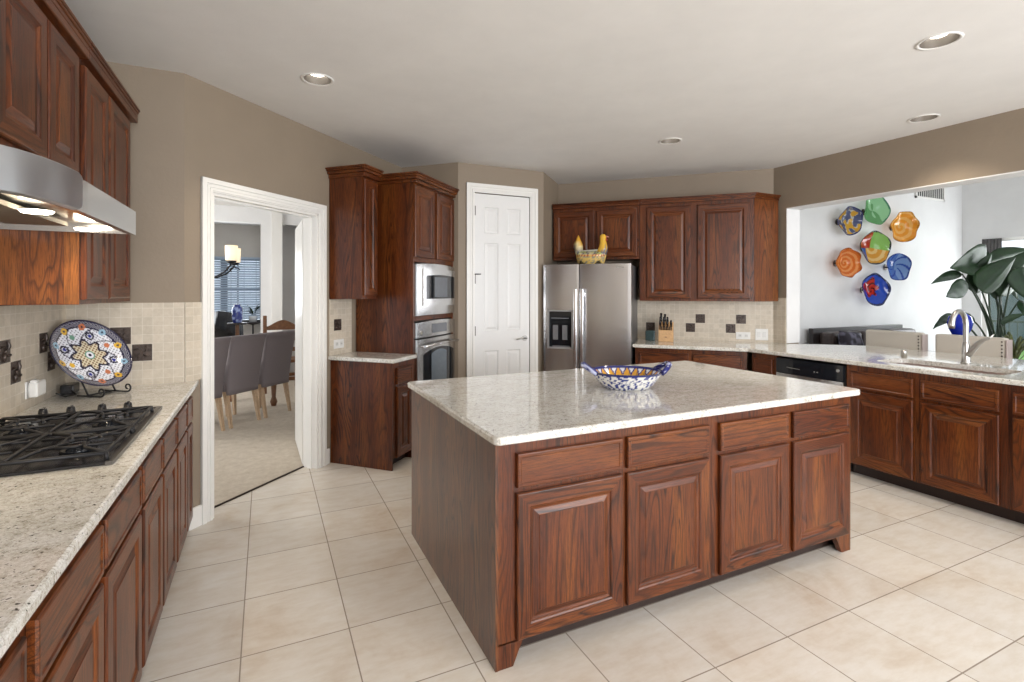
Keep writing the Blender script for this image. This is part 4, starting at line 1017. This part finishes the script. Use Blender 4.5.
for i in range(26):
    a = rnd.random() * 6.28; l_ = .10 + .12 * rnd.random(); h_ = .10 + .18 * rnd.random(); b0 = Vector((0, 0, .96)); e = Vector((l_ * math.cos(a), l_ * math.sin(a), .96 + h_)); s_ = Vector((-math.sin(a), math.cos(a), 0)) * .022
    m_ = (b0 + e) / 2 + Vector((0, 0, .05)); vs = [mb.V(p) for p in (b0, m_ - s_, e, m_ + s_)]; mb.face(vs)
mb.build('foliage', M['leaf'], t, solid=.002)

# ------------------------------------------------------------ living room
def barstool(loc, label, first=None):
    t = thing('bar_stool', label, 'bar stool', loc, 0, 'linen bar stools')   # back at local +x side, seat towards -x (the counter)
    MB().box(.0, .09, -.270, .270, .60, 1.055, b=.02).build('backrest', M['creamf'], t)
    MB().box(-.006, .096, -.283, -.271, .60, 1.04, b=.003).build('side_band', M['rosef'], t)
    MB().box(-.42, .02, -.25, .25, .60, .70, b=.025).build('seat', M['creamf'], t)
    mb = MB()
    for k in range(13): 
        z = .63 + k * .0325; mb.lathe([(.007, 0), (.005, .004), (0, .005)], 8, c=(0, 0, 0)) if False else mb.tube([(-.001, -.245, z), (-.007, -.245, z)], .0065, 8)
    mb.build('nailhead_trim', M['bronze'], t)
    for x in (-.38, .05):
        for y in (-.22, .22): MB().box(x - .02, x + .02, y - .02, y + .02, .001, .60).build('leg', M['darkwood'], t)
    mb = MB(); mb.box(-.38, .05, -.225, -.205, .2, .23); mb.box(-.38, .05, .205, .225, .2, .23); mb.box(-.39, -.37, -.22, .22, .28, .31); mb.build('footrest', M['darkwood'], t)
    return t
b1 = barstool((6.08, 3.17, 0), 'cream linen bar stool behind the counter, left of the faucet')
dup(b1, (6.08, 2.52, 0), 0, 'cream linen bar stool directly behind the faucet', 'linen bar stools')
dup(b1, (6.08, 1.85, 0), 0, 'cream linen bar stool at the right edge of the photo', 'linen bar stools')
# sofa
t = thing('sofa', 'dark wooden framed sofa with brown leather cushions against the white wall', 'sofa', (7.66, 4.02, 0))
sw = 1.02
MB().box(-sw - .04, sw, .36, .42, .10, .985).build('back_frame', M['darkwood'], t, bev=.006)
for s_ in (-1, 1): MB().box(s_ * sw - .04, s_ * sw + .04, -.50, .42, .001, .62).build('arm', M['darkwood'], t, bev=.006)
MB().box(-sw + .04, sw - .04, -.48, .36, .12, .30).build('seat_frame', M['darkwood'], t)
for i in range(3): x = -sw + .05 + i * (2 * sw - .1) / 3; MB().box(x, x + (2 * sw - .1) / 3 - .01, -.46, .20, .30, .46, b=.04).build('seat_cushion', M['leather'], t)
for i in range(3): x = -sw + .05 + i * (2 * sw - .1) / 3; MB().box(x, x + (2 * sw - .1) / 3 - .01, .14, .35, .46, .94, b=.05).build('back_cushion', M['leather'], t)
def pillow(loc, rot, s_, colf, label):
    mb = MB(); n_ = 12; g = []
    for sd in (1, -1):
        gg = [[mb.V(((i / n_ - .5) * s_, sd * .075 * ((1 - (2 * i / n_ - 1) ** 4) * (1 - (2 * j / n_ - 1) ** 4)) ** .6, (j / n_ - .5) * s_)) for j in range(n_ + 1)] for i in range(n_ + 1)]
        for i in range(n_):
            for j in range(n_): mb.face([gg[i][j], gg[i + 1][j], gg[i + 1][j + 1], gg[i][j + 1]], 0, True)
    bmesh.ops.remove_doubles(mb.bm, verts=mb.bm.verts, dist=.0005)
    o = mb.build('throw_pillow', M['pillow'], color=colf); o.location = loc; o.rotation_euler = rot; return tag(o, label, 'pillow')
pillow((6.86, 4.03, .735), (-.25, .1, .05), .46, lambda p: hexc('6c6a7c') if noise.noise(p * 14) > 0 else hexc('2c2832'), 'grey and black patterned throw pillow on the sofa')
pillow((7.06, 3.78, .70), (-.25, -.15, 0), .44, lambda p: hexc('8c7f78') if noise.noise(p * 4) > -.2 else hexc('a9a09c'), 'pale taupe throw pillow on the dark sofa')
# glass plates on the wall
def gplate(u, v, rr, label, cf, seed, tilt=(0, 0)):
    Yp = YL - .12; tt = (u - CX) / FPX; k = Yp / (CS - tt * SN); X = k * (SN + tt * CS); Z = CAMZ - (v - YH) * k / FPX
    t = thing('glass_wall_plate', label, 'glass plate', (X, Yp, Z), 0, 'blown glass wall plates'); rnd = random.Random(seed)
    ph = rnd.random() * 6; nw = rnd.choice((4, 5, 6)); n_ = 110; mb = MB(); rg = []
    for i in range(31):
        f = i / 30; ring = []
        for j in range(n_):
            a = 2 * PI * j / n_; wob = 1 + .028 * f * math.sin(nw * a + ph); r = rr * f * wob; dep = -.085 * f ** 2 + .017 * f ** 3 * math.sin(nw * a + ph * 2)
            ring.append((r * math.cos(a) + 1e-5 * math.cos(a), dep, r * math.sin(a) + 1e-5 * math.sin(a)))
        rg.append(ring)
    mb.loft(rg, cap=False)
    def c(p):
        r = math.hypot(p.x, p.z) / rr; a = math.atan2(p.z, p.x); return cf(r, a, p.x / rr, p.z / rr)
    g = mb.build('glass_bowl', M['glassart'], t, color=c, solid=.006); g.rotation_euler = (tilt[0], 0, tilt[1])
    mb = MB(); mb.tube([(0, .004, 0), (0, .118, 0)], .012, 10); mb.tube([(0, .108, 0), (0, .118, 0)], .045, 16); mb.build('wall_mount', M['bronze'], t)
    return t
def swirl(c1, c2, dens, center=None):
    def f(r, a, x, z):
        if r > .95: return tuple(q * .6 for q in c1)
        if center and r < .28: return center
        return c1 if math.sin(r * dens + a) > -.1 else c2
    return f
def green(r, a, x, z): return hexc('6fae72') if x * .8 + z * .5 < .0 - .2 * math.sin(a * 3) else (hexc('a9dcae') if r < .93 else hexc('4f8f70'))
def multi(r, a, x, z):
    if r > .95: return hexc('2c3c44')
    if x < -.1 and z > .0: return hexc('c23a1e')
    if z > .0 - x * .2: return hexc('9ccf6e') 
    if x < -.45: return hexc('3b62b8')
    return hexc('e2a83e') if math.sin(r * 15) > -.3 else hexc('f0d28c')
def redblue(r, a, x, z):
    if math.hypot(x + .15, z - .15) < .55 + .1 * math.sin(5 * a): return hexc('cc2f1c') if math.sin(r * 20 + 2 * a) > -.4 else hexc('7c1c20')
    return hexc('2556c8') if r < .9 else hexc('16296e')
def yelgrey(r, a, x, z):
    q = noise.noise(Vector((x * 3, z * 3, 1.3)))
    if r > .93: return hexc('3a4478')
    return hexc('dcae3c') if q > .1 else (hexc('5a6286') if q < -.08 or math.sin(r * 24) > .4 else hexc('c9ccc4'))
def blue(r, a, x, z):
    if r > .93: return hexc('2c4a9c')
    return hexc('2a52b4') if abs(math.sin(3 * a + 4 * r)) < .35 and r > .2 else (hexc('8fb2e4') if x > 0 else hexc('5a82cc'))
gplate(846, 221, .195, 'yellow, grey and black speckled glass plate, upper left of the wall group', yelgrey, 1, (.1, -.25))
gplate(872, 211, .21, 'pale green glass plate at the top of the wall group', green, 2, (0, -.28))
gplate(900, 227, .23, 'amber yellow ruffled glass plate at the upper right of the group', swirl(hexc('eda428'), hexc('f2c26a'), 17), 3, (.1, -.30))
gplate(871, 248, .235, 'red, green and amber glass plate in the middle of the wall group', multi, 4, (0, -.32))
gplate(844, 263, .20, 'orange swirled glass plate at the left of the wall group', swirl(hexc('dc7420'), hexc('f0a860'), 22), 5, (0, -.25))
gplate(894, 267, .205, 'blue pointed glass plate at the lower right of the group', blue, 6, (0, -.28))
gplate(871, 290, .23, 'red and cobalt glass plate lowest on the white wall', redblue, 7, (-.1, -.25))
# wall vent
q0 = (9.35, 9.98)
t = thing('wall_vent', 'white slatted air vent high on the white wall', 'vent', (9.66, YL - .001, 3.08))
mb = MB(); mb.box(-.42, .42, -.02, 0, -.13, -.10); mb.box(-.42, .42, -.02, 0, .10, .13); mb.box(-.42, -.39, -.02, 0, -.13, .13); mb.box(.39, .42, -.02, 0, -.13, .13); mb.build('frame', M['trim'], t)
MB().box(-.39, .39, -.006, -.002, -.10, .10).build('backing', M['darkgap'], t)
mb = MB()
for i in range(13): x = -.37 + i * .06; mb.box(x, x + .016, -.010, -.006, -.10, .10)
mb.build('slat', M['trim'], t)
# living window
mb = MB(); mb.box(XV + .04, XV + .10, 1.2, 4.25, 2.285, 2.335); mb.box(XV + .04, XV + .10, 1.2, 4.25, .05, .12)
for y in (1.2, 2.7, 4.19): mb.box(XV + .04, XV + .10, y, y + .06, .12, 2.285)
w2_ = struct(mb.build('window_2', M['trim']))
struct(MB().box(XV + .065, XV + .071, 1.2, 4.25, .1, 2.3).build('glass_pane', M['pane'], w2_))
mb = MB(); rg = []
for i in range(25): y = 3.98 + .25 * i / 24; rg.append([(XV - .03 + .012 * math.sin(i * 1.6), y, 1.93), (XV - .03 + .012 * math.sin(i * 1.6), y, 2.33)])
mb.loft(rg, cap=False, closed=False)
tag(mb.build('curtain', M['curtain'], solid=.004), 'short grey folded curtain at the top left of the living room window', 'curtain')
# outside
struct(MB().box(10.9, 60, -30, 40, -.15, -.05).build('ground', M['grass']))
struct(MB().box(10.85, 14.0, -2, 7, -.12, -.02).build('floor_patio', M['concrete']))
t = thing('garden_shed', 'teal grey sided shed in the garden behind the large plant', 'building', (19.5, 6.2, -.1))
MB().box(-1, 1, -3.2, 3.4, 0, 1.75).build('wall', M['sheet'], t)
mb = MB(); mb.prism([(-1.3, -3.5), (1.3, -3.5), (1.3, 3.7), (-1.3, 3.7)], 1.75, 1.87); mb.build('roof', M['curtain'], t)
t = thing('patio_railing', 'thin dark green railing along the patio outside the window', 'railing', (13.9, 0, -.02))
mb = MB(); mb.box(-.02, .02, -2, 7, .86, .90); mb.box(-.02, .02, -2, 7, .08, .11); mb.build('rail', M['stem'], t)
mb = MB()
for i in range(70): y = -1.95 + i * .128; mb.box(-.008, .008, y - .008, y + .008, .1, .87)
mb.build('baluster', M['stem'], t)['kind'] = 'stuff'
def tree(x, y, h, r, seed, label):
    rnd = random.Random(seed); t = thing('garden_tree', label, 'tree', (x, y, -.1), 0, 'trees in the garden')
    MB().tube([(0, 0, 0), (.1, 0, h * .4), (0, .1, h * .7)], [.22, .16, .08], 8).build('trunk', M['brownwood'], t)
    mb = MB()
    for i in range(1500):
        v = Vector((rnd.gauss(0, 1), rnd.gauss(0, 1), rnd.gauss(0, 1))).normalized() * (rnd.random() ** .33); c = Vector((v.x * r, v.y * r, h * .68 + v.z * h * .36)) * (1 + .12 * noise.noise(v * 3)); s_ = .14 + .16 * rnd.random()
        a = Vector((rnd.uniform(-1, 1), rnd.uniform(-1, 1), rnd.uniform(-1, 1))).normalized(); b = a.cross(Vector((rnd.uniform(-1, 1), .3, rnd.uniform(-1, 1)))).normalized()
        mb.face([mb.V(c + a * s_), mb.V(c + b * s_), mb.V(c - a * s_ * .8), mb.V(c - b * s_)])
    mb.build('crown', M['leafout'], t, fixn=False)
tree(27, 8.0, 2.9, 1.7, 1, 'green garden tree seen through the left of the living room window'); tree(28, 13.5, 3.2, 2.2, 2, 'green garden tree further left outside the window'); tree(26, 3.9, 3.3, 1.8, 3, 'green garden tree at the right edge of the window')
# ------------------------------------------------------------ potted bird of paradise
PD = 6.9
base = at(1000, 365, PD); base.z = .62
t = thing('potted_bird_of_paradise', 'large bird of paradise plant with broad dark leaves before the living room window', 'plant', (0, 0, 0))
MB().lathe([(0, .001), (.17, .001), (.22, .40), (.235, .42), (.21, .42), (.20, .38), (0, .37)], 28, c=(base.x, base.y, .0)).build('pot', plain('dark planter', (.05, .05, .05), .4), t)
def leaf(u0, v0, u1, v1, wid, d0=PD, d1=PD, droop=.10, fold=.25, face=(0, 0, 1), stemfrom=None, side=None):
    a = at(u0, v0, d0); b = at(u1, v1, d1); ax = b - a; L = ax.length; axn = ax.normalized(); fwd = Vector((SN, CS, 0))
    sd = side if side else axn.cross(fwd).normalized(); nrm_ = sd.cross(axn).normalized(); mb = MB(); rg = []; n_ = 16
    for i in range(n_ + 1):
        f = i / n_; w_ = wid * (math.sin(PI * f ** .62) ** .9 if 0 < f < 1 else 0.02) ; c = a + ax * f + Vector((0, 0, -droop * L * (f * f - f) * -1.2 if False else droop * L * 4 * f * (1 - f) * .5))
        row = []
        for j in range(-4, 5):
            g = j / 4; row.append(c + sd * w_ * g * .5 + nrm_ * (fold * w_ * .5 * abs(g) + .003 * math.sin(i * 1.3 + j)))
        rg.append(row)
    mb.loft(rg, cap=False, closed=False); mb.build('leaf', M['leaf'], t, solid=.004)
    st = [Vector((base.x, base.y, .40)) + Vector((random.Random(int(u0)).uniform(-.1, .1), random.Random(int(v1)).uniform(-.1, .1), 0))]
    mid = (st[0] * .45 + a * .55) + (st[0] - a).cross(fwd).normalized() * 0 + Vector((0, 0, .12)); 
    mid.x = st[0].x * .62 + a.x * .38; mid.y = st[0].y * .62 + a.y * .38
    pts = []
    for i in range(11): f = i / 10; pts.append(st[0] * (1 - f) ** 2 + mid * 2 * f * (1 - f) + a * f * f)
    MB().tube(pts, [.016 - .007 * i / 10 for i in range(11)], 8).build('stem', M['stem'], t)
leaf(986, 258, 950, 268, .44, 6.9, 6.6, 0, .45, side=Vector((-.2, .1, 1)).normalized())
leaf(962, 274, 931, 284, .13, 6.8, 6.6, .1, .15)
leaf(968, 284, 946, 297, .24, 6.7, 6.5, .0, .1)
leaf(976, 294, 992, 252, .28, 6.8, 6.7, .05, .5)
leaf(982, 292, 1016, 256, .36, 6.6, 6.5, .0, .5)
leaf(990, 262, 1034, 250, .26, 7.1, 7.2, .05, .4)
leaf(1000, 296, 1036, 248, .40, 6.9, 6.8, .05, .5)
leaf(996, 300, 1012, 262, .20, 7.0, 6.9, .05, .5)
leaf(988, 252, 972, 274, .22, 7.1, 7.0, 0, .2)
leaf(1020, 300, 1038, 330, .16, 6.8, 6.6, .1, .2)
leaf(955, 316, 933, 329, .12, 6.5, 6.4, .15, .2)
leaf(1000, 324, 1026, 314, .09, 6.7, 6.6, .15, .2)
leaf(1015, 268, 1045, 310, .36, 6.7, 6.6, .1, .2)
leaf(1003, 268, 1018, 300, .20, 7.2, 7.2, .1, .2)
leaf(975, 322, 960, 312, .08, 6.7, 6.7, .15, .2)
# low bromeliad behind the stools
q = at(1014, 345, 6.2)
t = thing('bromeliad', 'small spiky leafed plant with reddish tips between the bar stools', 'plant', (q.x, q.y, 0))
MB().lathe([(0, .001), (.12, .001), (.15, .60), (.13, .60), (0, .58)], 24).build('pot', M['teal'], t)
mb = MB(); rnd = random.Random(8)
for i in range(30):
    a = rnd.random() * 6.28; l_ = .12 + .16 * rnd.random(); h_ = .18 + .22 * rnd.random(); s_ = Vector((-math.sin(a), math.cos(a), 0)) * .018; b0 = Vector((0, 0, .58)); d_ = Vector((math.cos(a), math.sin(a), 0))
    p = [b0, b0 + d_ * l_ * .4 + Vector((0, 0, h_ * .7)), b0 + d_ * l_ * .8 + Vector((0, 0, h_)), b0 + d_ * l_ * 1.15 + Vector((0, 0, h_ * .8))]
    L_ = [mb.V(x - s_ * k) for x, k in zip(p, (.6, 1, .8, .05))]; R__ = [mb.V(x + s_ * k) for x, k in zip(p, (.6, 1, .8, .05))]
    for k in range(3): mb.face([L_[k], R__[k], R__[k + 1], L_[k + 1]], 0, True)
mb.build('foliage', plain('bromeliad leaf', (.12, .14, .05), .4, var=.5, nscale=20), t, solid=.002)
# blue vase on a side table
q = at(960, 325, 6.25)
t = thing('side_table', 'round side table behind the bar stools under the blue vase', 'table', (q.x, q.y, 0))
MB().lathe([(0, .88), (.19, .88), (.20, .90), (.19, .915), (0, .915)], 30).build('table_top', M['darkwood'], t)
MB().lathe([(0, .001), (.16, .001), (.14, .03), (.03, .06), (.025, .86)], 16).build('pedestal', M['darkwood'], t)
mb = MB(); mb.lathe([(0, 0), (.06, 0), (.075, .03), (.11, .11), (.125, .18), (.11, .25), (.06, .295), (.035, .315), (.04, .33), (.032, .33), (.0, .30)], 32)
tag(mb.build('blue_vase', M['cobalt'], loc=(q.x, q.y, .916)), 'round cobalt blue glass vase framed by the faucet arch', 'vase')
